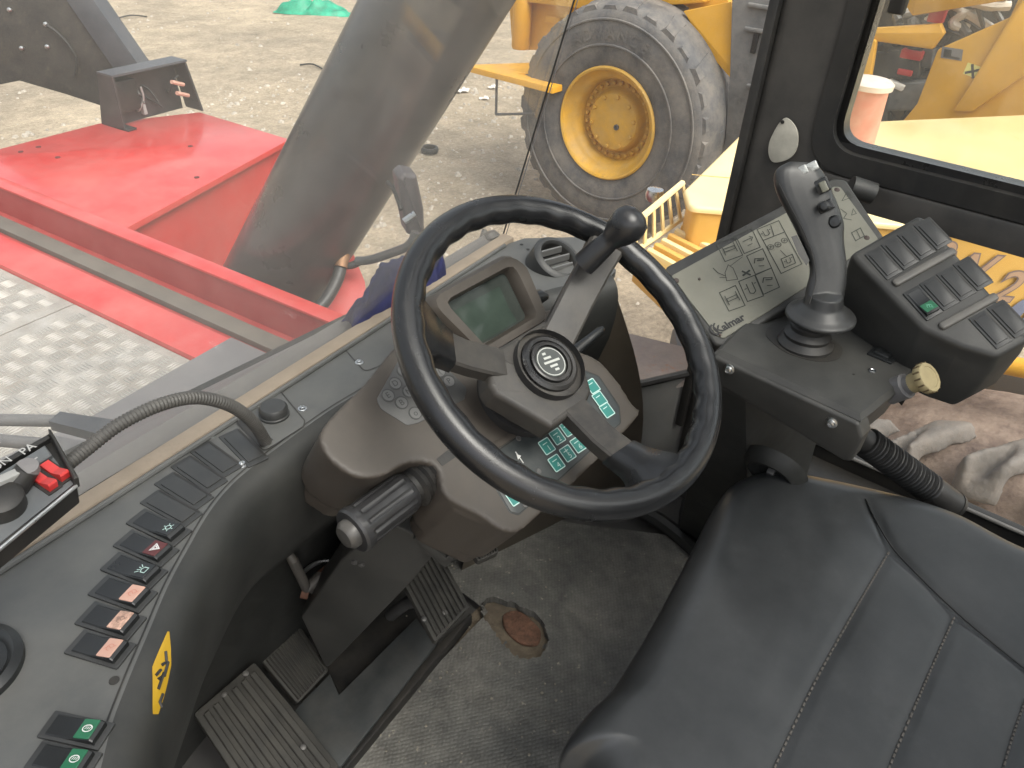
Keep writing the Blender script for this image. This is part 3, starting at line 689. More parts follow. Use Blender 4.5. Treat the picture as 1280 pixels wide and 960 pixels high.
# lamp guard: bent steel channel, open towards us
lg = thing('lamp_guard', 'bent black steel lamp guard with loose wires bolted on the red cover', 'guard', PZ((190, 150), zt))
b0, b1 = PZ((156, 164), zt), PZ((250, 138), zt)
uL = (b1 - b0); wL = uL.length; uL.normalize(); bk = V((0, 0, 1)).cross(uL).normalized()
if bk.y < 0: bk = -bk
hL = .30; dL = .13
FG = Fr(b0, uL, v=(0, 0, 1))
sgn = 1 if FG.n.dot(bk) > 0 else -1
t_ = .012
BLKP = pmat('black_guard_paint', (.028, .027, .028), .4, var=.15, vs=9, bump=.05, dust=.3, dcol=(.16, .14, .14))
def gq(x, z, y): return FG.o + uL * x + V((0, 0, z)) + bk * y
def slab(name, pts, off, par, mat=BLKP):
    return obj(name, MB().loops([[V(p) for p in pts], [V(p) + V(off) for p in pts]]), mat, par, sharp=20)
slab('side_plate', [gq(0, 0, 0), gq(0, hL, .0), gq(-.0, hL, dL), gq(0, 0, dL + .08)], uL * t_, lg)
slab('side_plate', [gq(wL, 0, -.02), gq(wL - .05, hL, .0), gq(wL - .05, hL, dL), gq(wL, 0, dL)], uL * t_, lg)
slab('top_plate', [gq(-.002, hL, -.004), gq(wL - .034, hL, -.004), gq(wL - .034, hL, dL), gq(-.002, hL, dL)], V((0, 0, t_)), lg, SLATE)
slab('back_plate', [gq(t_, .004, dL - .02), gq(wL - .04, .004, dL - .02), gq(wL - .05, hL - .002, dL - .02), gq(t_, hL - .002, dL - .02)], bk * t_, lg)
obj('foot_plate', MB().loops([[gq(0, .003, -.03), gq(.06, .003, -.03), gq(.06, .003, dL), gq(0, .003, dL)], [gq(0, .012, -.03), gq(.06, .012, -.03), gq(.06, .012, dL), gq(0, .012, dL)]]), BLKP, lg)
lamp = obj('lamp_body', MB().prism(Fr(gq(.09, .10, .07), uL, v=(0, 0, 1)), rect(-.06, -.02, .09, .16, .02), -.10, .02, .01, 2), BLK, lg)
for k in range(4):
    x0 = random.uniform(.15, wL - .1)
    pts = [gq(x0 + random.uniform(-.08, .1), random.uniform(.05, .25), random.uniform(.02, .16)) for _ in range(4)]
    obj('wire', MB().tube(crom(pts, 8), .006, 6), [BLK, PALE, BLK, DARKST][k], lg)
for (x, z) in ((wL * .72, .20), (wL * .76, .13)):
    obj('terminal', MB().tube([gq(x, z, .02), gq(x + .09, z - .035, .03)], .012, 8), PINKK, lg)
obj('connector', MB().prism(Fr(gq(wL * .40, .06, .1), uL, v=(0, .1, 1)), rect(-.012, -.03, .012, .03, .006), -.02, .02, .004, 2), PALE, lg)

# tread plate walkway, quintet bars as real relief
wk = thing('tread_walkway', 'pale worn aluminium tread plate walkway left of the red beam', 'walkway', (.6, 2.6, GZ))
ZW = ZC - .02
Fw = Fr((bA0.x, bA0.y, ZW), (-nX.x, -nX.y, 0), n=(0, 0, 1))
if Fw.v.y < 0: Fw.v = -Fw.v
sgnv = 1
seam = Fw.l((60, 398))
def fwp(a, b, c): return Fw.o + Fw.u * a + Fw.v * b + V((0, 0, c))
yseam = Fw.inv(PZ((110, 392), ZW)).y
for lo, hi in ((-1.35, .62), (.628, 3.2)):
    obj('sheet', MB().loops([[fwp(.004, lo, -.006), fwp(2.6, lo, -.006), fwp(2.6, hi, -.006), fwp(.004, hi, -.006)], [fwp(.004, lo, 0), fwp(2.6, lo, 0), fwp(2.6, hi, 0), fwp(.004, hi, 0)]]), ALU, wk)
m = MB(); CS = .064
for i in range(40):
    for j in range(58):
        a0 = .03 + i * CS; b0_ = -1.3 + j * CS
        if .54 < b0_ < .64 or b0_ > 2.4: continue
        for k in range(5):
            o_ = (k + .5) * CS / 5 - CS / 2; ln = CS * .46; wd = CS * .062; ca, cb = a0 + CS / 2, b0_ + CS / 2
            if (i + j) % 2: c4 = [(-ln, o_), (0, o_ - wd), (ln, o_), (0, o_ + wd)]
            else: c4 = [(o_, -ln), (o_ + wd, 0), (o_, ln), (o_ - wd, 0)]
            ca += 0; b = len(m.v)
            # two ridge points make a lens-shaped bar
            if (i + j) % 2: rd = [(-ln * .35, o_), (ln * .35, o_)]
            else: rd = [(o_, -ln * .35), (o_, ln * .35)]
            m.v += [tuple(fwp(ca + x, cb + y, .0006)) for x, y in c4] + [tuple(fwp(ca + x, cb + y, .0048)) for x, y in rd]
            m.f += [(b, b + 1, b + 4), (b + 1, b + 5, b + 4), (b + 1, b + 2, b + 5), (b + 2, b + 3, b + 5), (b + 3, b + 4, b + 5), (b + 3, b, b + 4)]
ALUB = pmat('tread_bar_metal', (.40, .385, .36), .4, metal=.3, var=.2, vs=6, bump=.05, dust=.45, dcol=(.46, .41, .34), ds=6)
obj('raised_bars', m, ALUB, wk, smooth=False, kind='stuff')
# grey sloping panel between walkway and windscreen
gp = [PZ(q, ZC + .02) for q in [(289, 421), (372, 462)]]
zgp = ZC + .03
Fgp = zf(zgp)
pts = Fgp.ls([(289, 421), (380, 462), (520, 420), (560, 640), (200, 900), (-300, 900), (-300, 730), (0, 572), (112, 521)])
tag(obj('grey_fender', MB().prism(Fgp, pts, -.02, 0, .004, 2), GREYP), 'flat grey painted fender plate between the tread plate and the windscreen', 'fender')
# muddy plate low on the right, seen through the low corner glass
Fr_ = zf(-.62)
pts = Fr_.ls([(740, 405), (905, 445), (905, 640), (700, 640)])
tag(obj('side_step_plate', MB().prism(Fr_, pts, -.03, 0, .006, 2), RUST), 'rusty brown step plate below the low corner window', 'step')

# rear-view mirror outside, on its arm
mi = thing('side_mirror', 'dark rectangular mirror on a bent arm outside the windscreen', 'mirror', PD((520, 300), 1.75))
p = PD((514, 256), 1.75); uM = (CR * .9 + CF * .5).normalized()
FM = Fr(p, uM, v=V((0, 0, 1)) + CR * .15)
if FM.n.dot(CAM - p) < 0: FM = Fr(p, -uM, v=V((0, 0, 1)) + CR * .15)
PURP = pmat('mirror_shell', (.075, .065, .07), .45, var=.15, vs=9, dust=.5, dcol=(.2, .17, .16))
obj('shell', MB().prism(FM, rc(FM.ls([(498, 224), (506, 217), (522, 220), (531, 262), (532, 292), (510, 296), (503, 260)]), .01, 3), -.05, .0, .012, 3), PURP, mi)
obj('clamp', MB().tube([PD((505, 277), 1.73), PD((519, 267), 1.73)], .008, 8), STEEL, mi)
obj('arm', MB().tube(crom([PD((446, 326), 1.95), PD((462, 325), 1.93), PD((490, 316), 1.85), PD((512, 306), 1.78), PD((520, 290), 1.76)], 8), .011, 10), DARKST, mi)
obj('upper_arm', MB().tube(crom([PD((484, 228), 1.78), PD((492, 236), 1.77), PD((497, 248), 1.76), PD((502, 262), 1.755)], 6), .006, 8), BLK, mi)

# washer nozzle and wipers at the foot of the glass
wn = thing('washer_nozzle', 'small grey washer nozzle at the foot of the windscreen', 'nozzle', PD((610, 302), 1.42))
obj('body', MB().lathe(Fr(PD((615, 302), 1.38), CR * .3 + V((0, 0, .1)), n=V((.2, .1, 1))), [(.014, -.03), (.014, .005), (.018, .008), (.012, .018)], 16), DARKST, wn)
obj('pipe', MB().tube(crom([PD((589, 312), 1.38), PD((597, 306), 1.38), PD((602, 298), 1.38), PD((606, 287), 1.38)], 6), .005, 8), DARKST, wn)
for k, (a, b, c, lab) in enumerate([((-60, 524), (70, 526), (215, 556), 'upper of two dark wiper arms lying below the windscreen'), ((-60, 545), (60, 556), (190, 590), 'lower of two dark wiper arms lying below the windscreen')]):
    pts = [PZ(q, .42) for q in (a, b, c)]; m = MB(); d = pts[2] - pts[1]
    wi = thing('wiper_arm', lab, 'wiper', pts[2], 'wiper arms')
    obj('rod', MB().tube([pts[0], pts[1]], .011, 10), GREYP, wi)
    s_ = d.cross(V((0, 0, 1))).normalized()
    obj('arm', MB().loops([[pts[1] - s_ * .014 - V((0, 0, .01)), pts[1] + s_ * .014 - V((0, 0, .01)), pts[1] + s_ * .014 + V((0, 0, .01)), pts[1] - s_ * .014 + V((0, 0, .01))],
        [pts[2] + d * .6 - s_ * .035 - V((0, 0, .012)), pts[2] + d * .6 + s_ * .035 - V((0, 0, .012)), pts[2] + d * .6 + s_ * .035 + V((0, 0, .012)), pts[2] + d * .6 - s_ * .035 + V((0, 0, .012))]]), GREYP if k else SLATE, wi)

# ================================================================== THE CAB
XR = 1.40
cab = thing('operator_cab', 'dark grey cab shell with windscreen, right corner post and side windows round the seat', 'cab', (.65, 0, 0))
PILL = pmat('cab_trim', (.038, .036, .033), .55, var=.15, bump=.25, bs=700, dust=.35, dcol=(.15, .13, .11), ds=12)
LINER = pmat('unseen_roof_liner', (.20, .20, .19), .9, var=.05)
# windscreen base line (on the ledge) and rake
ZDASH = .71
wsL, wsR = V((-.12, .64, .70)), V((.985, .762, .70))
RAKE = .27
def ws(p, z): return V((p.x, p.y - RAKE * (z - .70), z))
ROOF = 1.78
# floor, lower front wall, side sills
obj('floor_plate', MB().box(WF, -.12, -.95, -.05, 1.42, 1.14, -.012), DARKST, cab)
obj('front_wall', MB().box(WF, -.12, 1.06, -.012, 1.12, 1.10, .45), BLK, cab)
obj('lower_front_cowl', MB().loops([[V((-.12, 1.07, .44)), V((1.1, 1.07, .44)), V((1.1, 1.10, .44)), V((-.12, 1.10, .44))], [V((-.12, .67, .69)), V((.985, .78, .69)), V((.985, .80, .70)), V((-.12, .69, .70))]]), GREYP, cab)
obj('right_sill', MB().box(WF, XR - .11, -.95, -.011, XR + .03, .40, .255, .01), BLK, cab)
obj('right_sill_lip', MB().box(WF, XR - .012, -.95, .245, XR + .02, .40, .285, .006), BLK, cab)
obj('sill_seal', MB().tube([V((XR - .014, -.95, .290)), V((XR - .014, .38, .290))], .004, 8), pmat('sill_seal_grey', (.16, .155, .145), .5), cab)
obj('footwell_light_block', MB().box(WF, -.145, .30, -.012, -.121, 1.10, .69), BLK, cab)  # unseen wall added to keep daylight out of the footwell
# right corner post: rounded section, and the rail between the two side windows
FXr = xf(XR)
ps = [(XR - .035, .508), (XR + .05, .508), (XR + .05, .37), (XR - .02, .37)]
post = obj('corner_post', MB().prism(WF, rc([(*ps[0], .022), (*ps[1], .01), (*ps[2], .01), (*ps[3], .012)], .01, 5), -.01, ROOF), PILL, cab, label='grained dark grey corner post')
obj('post_gasket', MB().box(WF, XR - .045, .502, .2, XR + .03, .520, 1.72, .004), BLK, post)
FPo = xf(XR - .034); c = FPo.l((980, 175))
# oval plate
pl = [FPo.l(q) for q in [(983, 147), (993, 155), (998, 168), (997, 184), (990, 196), (977, 202), (966, 202), (961, 192), (962, 178), (968, 164), (975, 153)]]
ov = obj('oval_badge', MB().prism(FPo, [tuple(p) for p in crom([(x, y, 0) for x, y in pl], 5, True)], .0, .003, .0015, 2), pmat('badge_grey', (.42, .40, .34), .6, var=.15, vs=40, dust=.3), post, label='pale worn oval badge')
cc = FPo.l((979, 152)); obj('rivet', MB().lathe(FPo.at(cc[0], cc[1], .003), [(.0035, 0), (.003, .002), (.0001, .0025)], 10), BLK, ov)
# side window frame: one moulded frame with rounded opening (upper), rail and lower glass
def ring(F, outer, inner, w0, w1, bev=0):
    """frame between two loops of equal count"""
    m = MB(); o_ = ccw(outer); i_ = ccw(inner)
    m.loops([[F.p(x[0], x[1], w0) for x in o_], [F.p(x[0], x[1], w1) for x in o_], [F.p(x[0], x[1], w1) for x in i_], [F.p(x[0], x[1], w0) for x in i_], [F.p(x[0], x[1], w0) for x in o_]], False, False)
    return m
# u = -Y on this frame
wi0 = FXr.l((1042, 172)); zb = FXr.l((1150, 211))[1] - .002; yl = -wi0[0]
inn_ = rect(-yl, .872, .93, 1.62, .055, 8); out_ = rect(-yl - .03, .835, .96, 1.65, .075, 8)
fr = obj('side_window_frame', ring(FXr, out_, inn_, -.02, .028), BLK, cab)
out2 = rect(-.375, .79, .97, 1.70, .02, 8)
obj('frame_trim', ring(FXr, out2, out_, -.02, .018), PILL, fr)
inn3 = inset(ccw(inn_), .012); obj('glazing_gasket', ring(FXr, inset(ccw(inn_), -.004), inn3, -.02, .012), BLKG, fr)
obj('window_rail', MB().box(WF, XR - .03, -.95, .785, XR + .03, .372, .834, .008), PILL, cab, label='rail under the side window')
obj('right_upper_wall', MB().box(WF, XR - .02, -.95, 1.70, XR + .05, .37, ROOF, .0), PILL, cab)
obj('side_pane', MB().box(FXr, -yl - .004, .87, -.008, .94, 1.625, -.004), GLASS_S, cab)
obj('lower_pane', MB().box(FXr, -.37, .27, -.008, .94, .79, -.004), GLASS_S, cab)
# sliding pane inside with pale edge and its latch
a, b = FXr.l((1087, 0), .012), FXr.l((1046, 176), .012)
sx = a[0]
obj('sliding_pane', MB().box(FXr, sx + .003, .885, .008, .94, 1.6, .012), glass('glass_slide', dust=.045), cab)
obj('pane_edge', MB().box(FXr, sx - .002, .885, .0075, sx + .003, 1.6, .0125), pmat('glass_edge', (.55, .60, .50), .3, bump=0), cab)
c = FXr.l((1124, 6), .014); obj('window_latch', MB().box(FXr, c[0] - .012, c[1] - .012, .0125, c[0] + .012, c[1] + .09, .03, .004), BLK, cab)
# windscreen, corner glass
mid = lambda p, q, t: p + (q - p) * t
obj('windscreen', MB().loops([[wsL, wsR, ws(wsR, 1.72), ws(wsL, 1.72)], [p + V((.0005, .005, 0)) for p in (wsL, wsR, ws(wsR, 1.72), ws(wsL, 1.72))]]), GLASS_F, cab, smooth=False)
cg0, cg1 = wsR + V((.004, -.001, 0)), V((XR - .03, .512, .70))
def cgp(t, z):
    top_ = lerp(ws(wsR + V((.004, -.001, 0)), 1.72), V((XR - .03, .512, 1.72)), t); bot_ = lerp(wsR + V((.004, -.001, 0)), V((XR - .03, .512, .70)), t)
    return lerp(bot_, top_, (z - .70) / 1.02)
obj('corner_pane', MB().grid(lambda a, b: cgp(a, .30 + b * 1.42), 8, 8), GLASS_C, cab)
# black joint between windscreen and corner glass
obj('glass_joint', MB().tube([wsR, ws(wsR, 1.72)], .0016, 6), BLK, cab)
obj('glass_joint_edge', MB().tube([wsR + V((.006, -.002, 0)), ws(wsR, 1.72) + V((.006, -.002, 0))], .0008, 6), GREYP, cab)
# lower right front panel under the corner glass with its rounded gasket
m = MB()
pc = [cgp(t / 10, .70) for t in range(11)]
def low(t): return .405 + .05 * (2 * t - 1) ** 2 - .05
m.grid(lambda a, b: lerp(cgp(a, -.01 + .0) * 1, cgp(a, low(a)), b) if False else V((cgp(a * 1.3 - .15, .3).x, cgp(a * 1.3 - .15, .3).y, lerp(-.01, .315 + .12 * max(0, abs(a - .5) - .28), b))), 24, 4)
lp = obj('corner_lower_panel', m, pmat('panel_grey', (.17, .17, .165), .35, var=.1, dust=.3), cab)
obj('corner_gasket', MB().tube([V((cgp(a / 24, .3).x, cgp(a / 24, .3).y - .004, .317 + .12 * max(0, abs(a / 24 - .5) - .28))) for a in range(25)], .009, 8), BLK, cab)
# unseen roof, its glazed hatch sized for the light inside, rear wall with window, left door posts
m = MB()
obj('unseen_roof_frame', ring(zf(ROOF), rect(-.12, -.98, 1.46, .62), rect(.06, -.60, 1.28, .44), 0, .06), LINER, cab)
obj('unseen_roof_hatch_pane', MB().box(WF, .05, -.61, ROOF + .02, 1.29, .45, ROOF + .026), GLASS_S, cab)
obj('rear_wall', MB().box(WF, -.12, -.99, -.012, 1.46, -.95, .75), PILL, cab)
obj('rear_pane', MB().box(WF, -.10, -.975, .75, 1.44, -.97, ROOF), GLASS_S, cab)
for x, y in ((-.14, -.97), (1.42, -.97), (-.14, .50)):
    obj('post', MB().box(WF, x, y, -.01, x + .06, y + .06, ROOF, .008), PILL, cab)

# ------------------------------------------------------------------ floor mat with a torn hole
fm = thing('floor_mat', 'worn grey rubber floor mat with a torn brown hole', 'floor mat', (.9, .5, 0))
def mat_rubber():
    m = bpy.data.materials.new('ribbed_mat'); m.use_nodes = True; N = m.node_tree; b = N.nodes['Principled BSDF']; nd = N.nodes.new
    tc = nd('ShaderNodeTexCoord'); mp = nd('ShaderNodeMapping'); mp.inputs['Rotation'].default_value = (0, 0, .78); mp.inputs['Scale'].default_value = (1, 1, 1); L(N, tc.outputs['Object'], mp.inputs[0])
    vo = nd('ShaderNodeTexVoronoi'); vo.voronoi_dimensions = '2D'; vo.inputs['Scale'].default_value = 125; vo.inputs['Randomness'].default_value = .28
    mp.inputs['Scale'].default_value = (1, 1.35, 1); L(N, mp.outputs[0], vo.inputs['Vector'])
    mu = nd('ShaderNodeMapRange'); mu.interpolation_type = 'SMOOTHSTEP'; mu.inputs['From Min'].default_value = .62; mu.inputs['From Max'].default_value = .15; L(N, vo.outputs['Distance'], mu.inputs['Value'])
    def noi(sc, det=8, ro=.7):
        n = nd('ShaderNodeTexNoise'); n.inputs['Scale'].default_value = sc; n.inputs['Detail'].default_value = det; n.inputs['Roughness'].default_value = ro; L(N, tc.outputs['Object'], n.inputs['Vector']); return n.outputs['Fac']
    big = noi(4.6, 10, .68); fine = noi(30, 8, .75); sp = noi(75, 4, .6)
    r1 = nd('ShaderNodeValToRGB'); L(N, big, r1.inputs[0]); E_ = r1.color_ramp.elements
    E_[0].position = .38; E_[0].color = (.085, .085, .079, 1); E_[1].position = .64; E_[1].color = (.168, .161, .142, 1)
    r2 = nd('ShaderNodeMapRange'); r2.inputs['From Min'].default_value = .3; r2.inputs['From Max'].default_value = .72; r2.inputs['To Min'].default_value = .65; r2.inputs['To Max'].default_value = 1.35; L(N, fine, r2.inputs['Value'])
    vm = nd('ShaderNodeVectorMath'); vm.operation = 'SCALE'; L(N, r1.outputs[0], vm.inputs[0]); L(N, r2.outputs[0], vm.inputs['Scale'])
    # pimple tops paler, valleys between them darker
    r3 = nd('ShaderNodeMapRange'); r3.inputs['From Max'].default_value = .8; r3.inputs['To Min'].default_value = .92; r3.inputs['To Max'].default_value = 1.07; L(N, mu.outputs[0], r3.inputs['Value'])
    v2 = nd('ShaderNodeVectorMath'); v2.operation = 'SCALE'; L(N, vm.outputs[0], v2.inputs[0]); L(N, r3.outputs[0], v2.inputs['Scale'])
    s1 = nd('ShaderNodeMapRange'); s1.inputs['From Min'].default_value = .66; s1.inputs['From Max'].default_value = .72; s1.inputs['To Max'].default_value = .75; L(N, sp, s1.inputs['Value'])
    mx = nd('ShaderNodeMix'); mx.data_type = 'RGBA'; mx.inputs[7].default_value = (.33, .30, .24, 1); L(N, s1.outputs[0], mx.inputs[0]); L(N, v2.outputs[0], mx.inputs[6])
    L(N, mx.outputs[2], b.inputs['Base Color']); b.inputs['Roughness'].default_value = .62
    bp = nd('ShaderNodeBump'); bp.inputs['Strength'].default_value = .35; bp.inputs['Distance'].default_value = .002; L(N, mu.outputs[0], bp.inputs['Height']); L(N, bp.outputs[0], b.inputs['Normal'])
    return m
MATM = mat_rubber()
hole_px = [(602, 754), (618, 746), (640, 753), (662, 762), (678, 777), (684, 790), (682, 808), (672, 821), (655, 822), (641, 817), (630, 805), (620, 795), (612, 782), (604, 768)]
hole = []
for p in crom([(*q, 0) for q in hole_px], 4, True):
    w = PZ((p.x + random.uniform(-2.2, 2.2), p.y + random.uniform(-2.2, 2.2)), .008); hole.append((w.x, w.y))
outer_px = [(432, 962), (588, 772), (560, 700), (600, 640), (800, 600), (868, 684), (1100, 900), (900, 1200), (560, 1200)]
outer = [PZ(q, .008) for q in outer_px]
outer = [(.36, .62), (.42, .59), (.79, .60), (.80, .88), (1.05, .95), (1.10, .62), (1.235, .40), (1.235, -.9), (.0, -.9), (.0, .3), (.2, .46)]
bm = bmesh.new()
def lp(pts, z): vs = [bm.verts.new((x, y, z)) for x, y in pts]; return vs, [bm.edges.new((vs[i], vs[(i + 1) % len(vs)])) for i in range(len(vs))]
v1, e1_ = lp(outer, .008); v2, e2_ = lp(hole, .008)
bmesh.ops.triangle_fill(bm, use_beauty=True, edges=e1_ + e2_)
lo = [bm.verts.new((v.co.x + random.uniform(-.002, .002), v.co.y, -.010)) for v in v2]
for i in range(len(v2)): bm.faces.new((v2[i], v2[(i + 1) % len(v2)], lo[(i + 1) % len(v2)], lo[i]))
bmesh.ops.recalc_face_normals(bm, faces=bm.faces)
me = bpy.data.meshes.new('rubber_sheet'); bm.to_mesh(me); bm.free()
mesh_obj('rubber_sheet', me, MATM, fm)
# dirt and rust inside the hole
hc = V((sum(h[0] for h in hole) / len(hole), sum(h[1] for h in hole) / len(hole), 0))
m = MB(); m.grid(lambda a, b: (hc.x + (a - .5) * .19, hc.y + (b - .5) * .19, -.0105 + .003 * noise.noise(V((a * 9, b * 9, 2)))), 24, 24)
obj('foam_backing', m, pmat('hole_foam', (.13, .105, .075), .9, var=.35, vs=40, bump=.6, bs=250), fm, label='brown felt under the torn mat')
rp = [PZ(q, -.006) for q in [(630, 768), (648, 764), (664, 775), (676, 790), (672, 806), (654, 806), (640, 797), (630, 784)]]
m = MB().prism(zf(-.008), [(p.x, p.y) for p in crom([(p.x, p.y, 0) for p in rp], 4, True)], 0, .0045, .003, 3)
obj('rust_patch', m, pmat('rust_crust', (.13, .068, .043), .9, var=.5, vs=70, bump=1, bs=180), fm, label='reddish rusty crust in the hole')
# crumbs on the mat
m = MB()
for k in range(130):
    q = (random.uniform(470, 860), random.uniform(690, 955)); p = PZ(q, .008)
    if (p - hc).length < .07: continue
    r = random.uniform(.001, .0032)
    m.lathe(Fr(p + V((0, 0, .0)), (1, random.random(), 0), n=(0, 0, 1)), [(r, 0), (r * .8, r * .6), (r * .2, r * .9)], 5, False, True)
o = obj('crumbs', m, pmat('crumb', (.22, .2, .16), .9), smooth=False, kind='stuff'); o.parent = fm; o.data.transform(Matrix.Translation(-BASE[fm.name]))
# raised side trim along the right of the mat
obj('mat_edge_trim', MB().tube(crom([PZ(q, .02) for q in [(790, 632), (830, 655), (870, 688), (905, 720)]], 6), .018, 8), KNEE, fm)

# ------------------------------------------------------------------ dashboard
da = thing('dashboard', 'dark grey curved dashboard with switch row and beige window ledge', 'dashboard', (.4, .8, 0))
FD = zf(ZDASH)
inner_px = [(112, 1010), (126, 960), (140, 905), (152, 872), (168, 832), (186, 790), (210, 733), (234, 688), (262, 640), (290, 606), (320, 580), (352, 556), (382, 534), (420, 508), (470, 478), (530, 440), (600, 405), (668, 368), (720, 354), (764, 344)]
inner = [V(FD.l(q)) for q in inner_px]
inner = [V((p.x, p.y)) for p in crom([(p.x, p.y, 0) for p in inner], 5)]
front = [V((wsR.x + .02, wsR.y - .035)), V((wsR.x - .02, wsR.y - .028)), V((.4, .668)), V((wsL.x, wsL.y - .028))]
right = [V(FD.l((770, 338))), V(FD.l((758, 318))), V(FD.l((735, 296)))]
left = [V((-.12, .30))]
poly = [(p.x, p.y) for p in inner] + [(p.x, p.y) for p in right] + [(p.x, p.y) for p in front] + [(-.12, .30)]
obj('top_panel', MB().prism(FD, poly, -.012, 0), DASH, da)
# rolled edge and knee wall below the inner edge
nrm = []
for i, p in enumerate(inner):
    a = inner[max(i - 1, 0)]; b = inner[min(i + 1, len(inner) - 1)]; t = (b - a).normalized(); nrm.append(V((t.y, -t.x)))
prof = [(0, 0), (.006, -.0015), (.014, -.006), (.021, -.014), (.026, -.026), (.028, -.045), (.026, -.07), (.018, -.11), (.0, -.16), (-.04, -.22), (-.10, -.30), (-.17, -.40), (-.22, -.70)]
Ls = []
for (o_, z) in prof:
    Ls.append([V((p.x + n.x * o_, p.y + n.y * o_, ZDASH + z)) for p, n in zip(inner, nrm)])
obj('knee_wall', MB().loops(Ls, False, False, closed=False), KNEE, da, sharp=60, label='dark rolled knee wall')
# thin groove line parallel to the edge on the switch side
gl = [(p.x - n.x * .004, p.y - n.y * .004) for p, n in list(zip(inner, nrm))[8:70]]
obj('panel_seam', MB().ribbon(FD, gl, .0016, .0006), BLK, da, smooth=False)
# right end of the dash: panel dropping to the floor, catching the daylight from the corner glass
re_px = [(668, 368), (720, 354), (764, 344), (770, 338), (758, 318)]
re_ = [V(FD.l(q)) for q in re_px]
end_top = [V((p.x, p.y, ZDASH - .001)) for p in re_]
rw = pmat('dash_end_panel', (.06, .05, .038), .5, var=.2, bump=.1, dust=.4, dcol=(.19, .15, .10))
bot_px = [(690, 660), (760, 660), (796, 600)]
b0_ = PZ((700, 640), .05); b1_ = PZ((792, 612), .05); b2_ = b1_ + V((.10, .25, 0))
top0, top1, top2 = V((*FD.l((668, 368)), ZDASH - .012)), V((*FD.l((766, 345)), ZDASH - .012)), V((*FD.l((742, 300)), ZDASH - .012))
m = MB()
def endp(a, b):
    a2 = a
    T_ = lerp(top0, top1, min(a2 / .6, 1)) if a2 < .6 else lerp(top1, top2, (a2 - .6) / .4)
    m1 = PLN((800, 480), (1.06, .55, .4), (-.5, -.85, .1))
    B0 = top0 + V((-.02, .12, -.70)); B1 = PZ((790, 604), .02); B2 = B1 + V((.0, .3, 0))
    B_ = lerp(B0, B1, min(a2 / .6, 1)) if a2 < .6 else lerp(B1, B2, (a2 - .6) / .4)
    p = lerp(T_, B_, b); k = math.sin(b * PI) * .05 * min(a2 / .6, 1)
    return p + V((k * .5, -k * .6, 0))
obj('end_panel', MB().grid(endp, 20, 12), rw, da, sharp=60, label='brownish end panel of the dashboard')
# beige ledge against the glass
lg_ = [(wsL.x, wsL.y - .004), (wsR.x, wsR.y - .004), (wsR.x - .0, wsR.y - .027), (wsL.x, wsL.y - .027)]
obj('window_ledge', MB().prism(FD, lg_, -.01, .007, .003, 2), LEDGE, da, label='dusty beige strip along the windscreen')
obj('ledge_trim', MB().tube([V((wsL.x, wsL.y - .031, ZDASH + .002)), V((wsR.x - .03, wsR.y - .031, ZDASH + .002))], .0035, 8), DASH, da)
# screws, holes
def screw(F, q, par, r=.0048, w=0):
    c = F.l(q, w); FF = F.at(c[0], c[1], w)
    s = obj('screw', MB().lathe(FF, [(r * 1.5, 0), (r * 1.5, .0006), (r, .0012), (r * .9, .003), (r * .4, .0036), (r * .35, .002), (.0001, .002)], 16, False, False), STEEL, par)
    return s
for q in [(263, 545), (303, 581), (378, 511)]: screw(FD, q, da, .0036)
screw(FD, (449, 453), da, .0036)
for q in [(137, 628), (143, 851)]:
    c = FD.l(q); obj('hole', MB().lathe(FD.at(c[0], c[1]), [(.0042, .0006), (.0040, .0009), (.0001, .0008)], 14, False, False), BLK, da)
# round speaker grille at the far left
c = V(FD.l((-45, 840))); rr_ = (V(FD.l((22, 845))) - c).length
sp = obj('speaker_ring', MB().lathe(FD.at(c.x, c.y), [(rr_, 0), (rr_, .006), (rr_ - .006, .010), (rr_ - .010, .008), (rr_ - .012, .004), (.0001, .006)], 48, False, False), SWB, da)
# socket plate with cap, cable slot
sock = obj('socket_plate', MB().prism(FD, rc(FD.ls([(290, 520), (338, 490), (352, 492), (381, 527), (380, 534), (334, 562)]), .006, 4), .0002, .0014, .0006, 2), DASH, da)
pl = FD.ls([(290, 520), (338, 490), (352, 492), (381, 527), (380, 534), (330, 566)]); obj('plate_groove', MB().ribbon(FD, rc(pl, .006, 4), .0014, .0018, True), BLK, sock, smooth=False)
c = V(FD.l((343, 520))); rcap = .0165
obj('socket_cap', MB().lathe(FD.at(c.x, c.y, .0012), [(rcap * 1.06, 0), (rcap * 1.06, .003), (rcap, .004), (rcap, .011), (rcap * .86, .014), (.0001, .0145)], 32, False, False), SWF, sock)
c = FD.l((328, 505)); m = MB(); 
for k in range(3): m.ribbon(FD.at(c[0] + .005 * k - .006, c[1] + .001 * k, .0022 + .0003 * k), [(.004 * math.cos(t * .9 + k), .0045 * math.sin(t * .9 + k)) for t in range(6)], .0012)
obj('socket_mark', m, PALE, sock, smooth=False)
obj('cable_slot', MB().poly(FD, FD.ls([(296, 530), (302, 525), (342, 551), (327, 561)]), .0019), BLK, sock, smooth=False)
# blank plate near the column
pl = rc(FD.ls([(430, 436), (478, 404), (520, 400), (520, 440), (456, 465)]), .008, 4)
obj('access_plate', MB().ribbon(FD, pl, .0016, .0006, True), BLK, da, smooth=False)

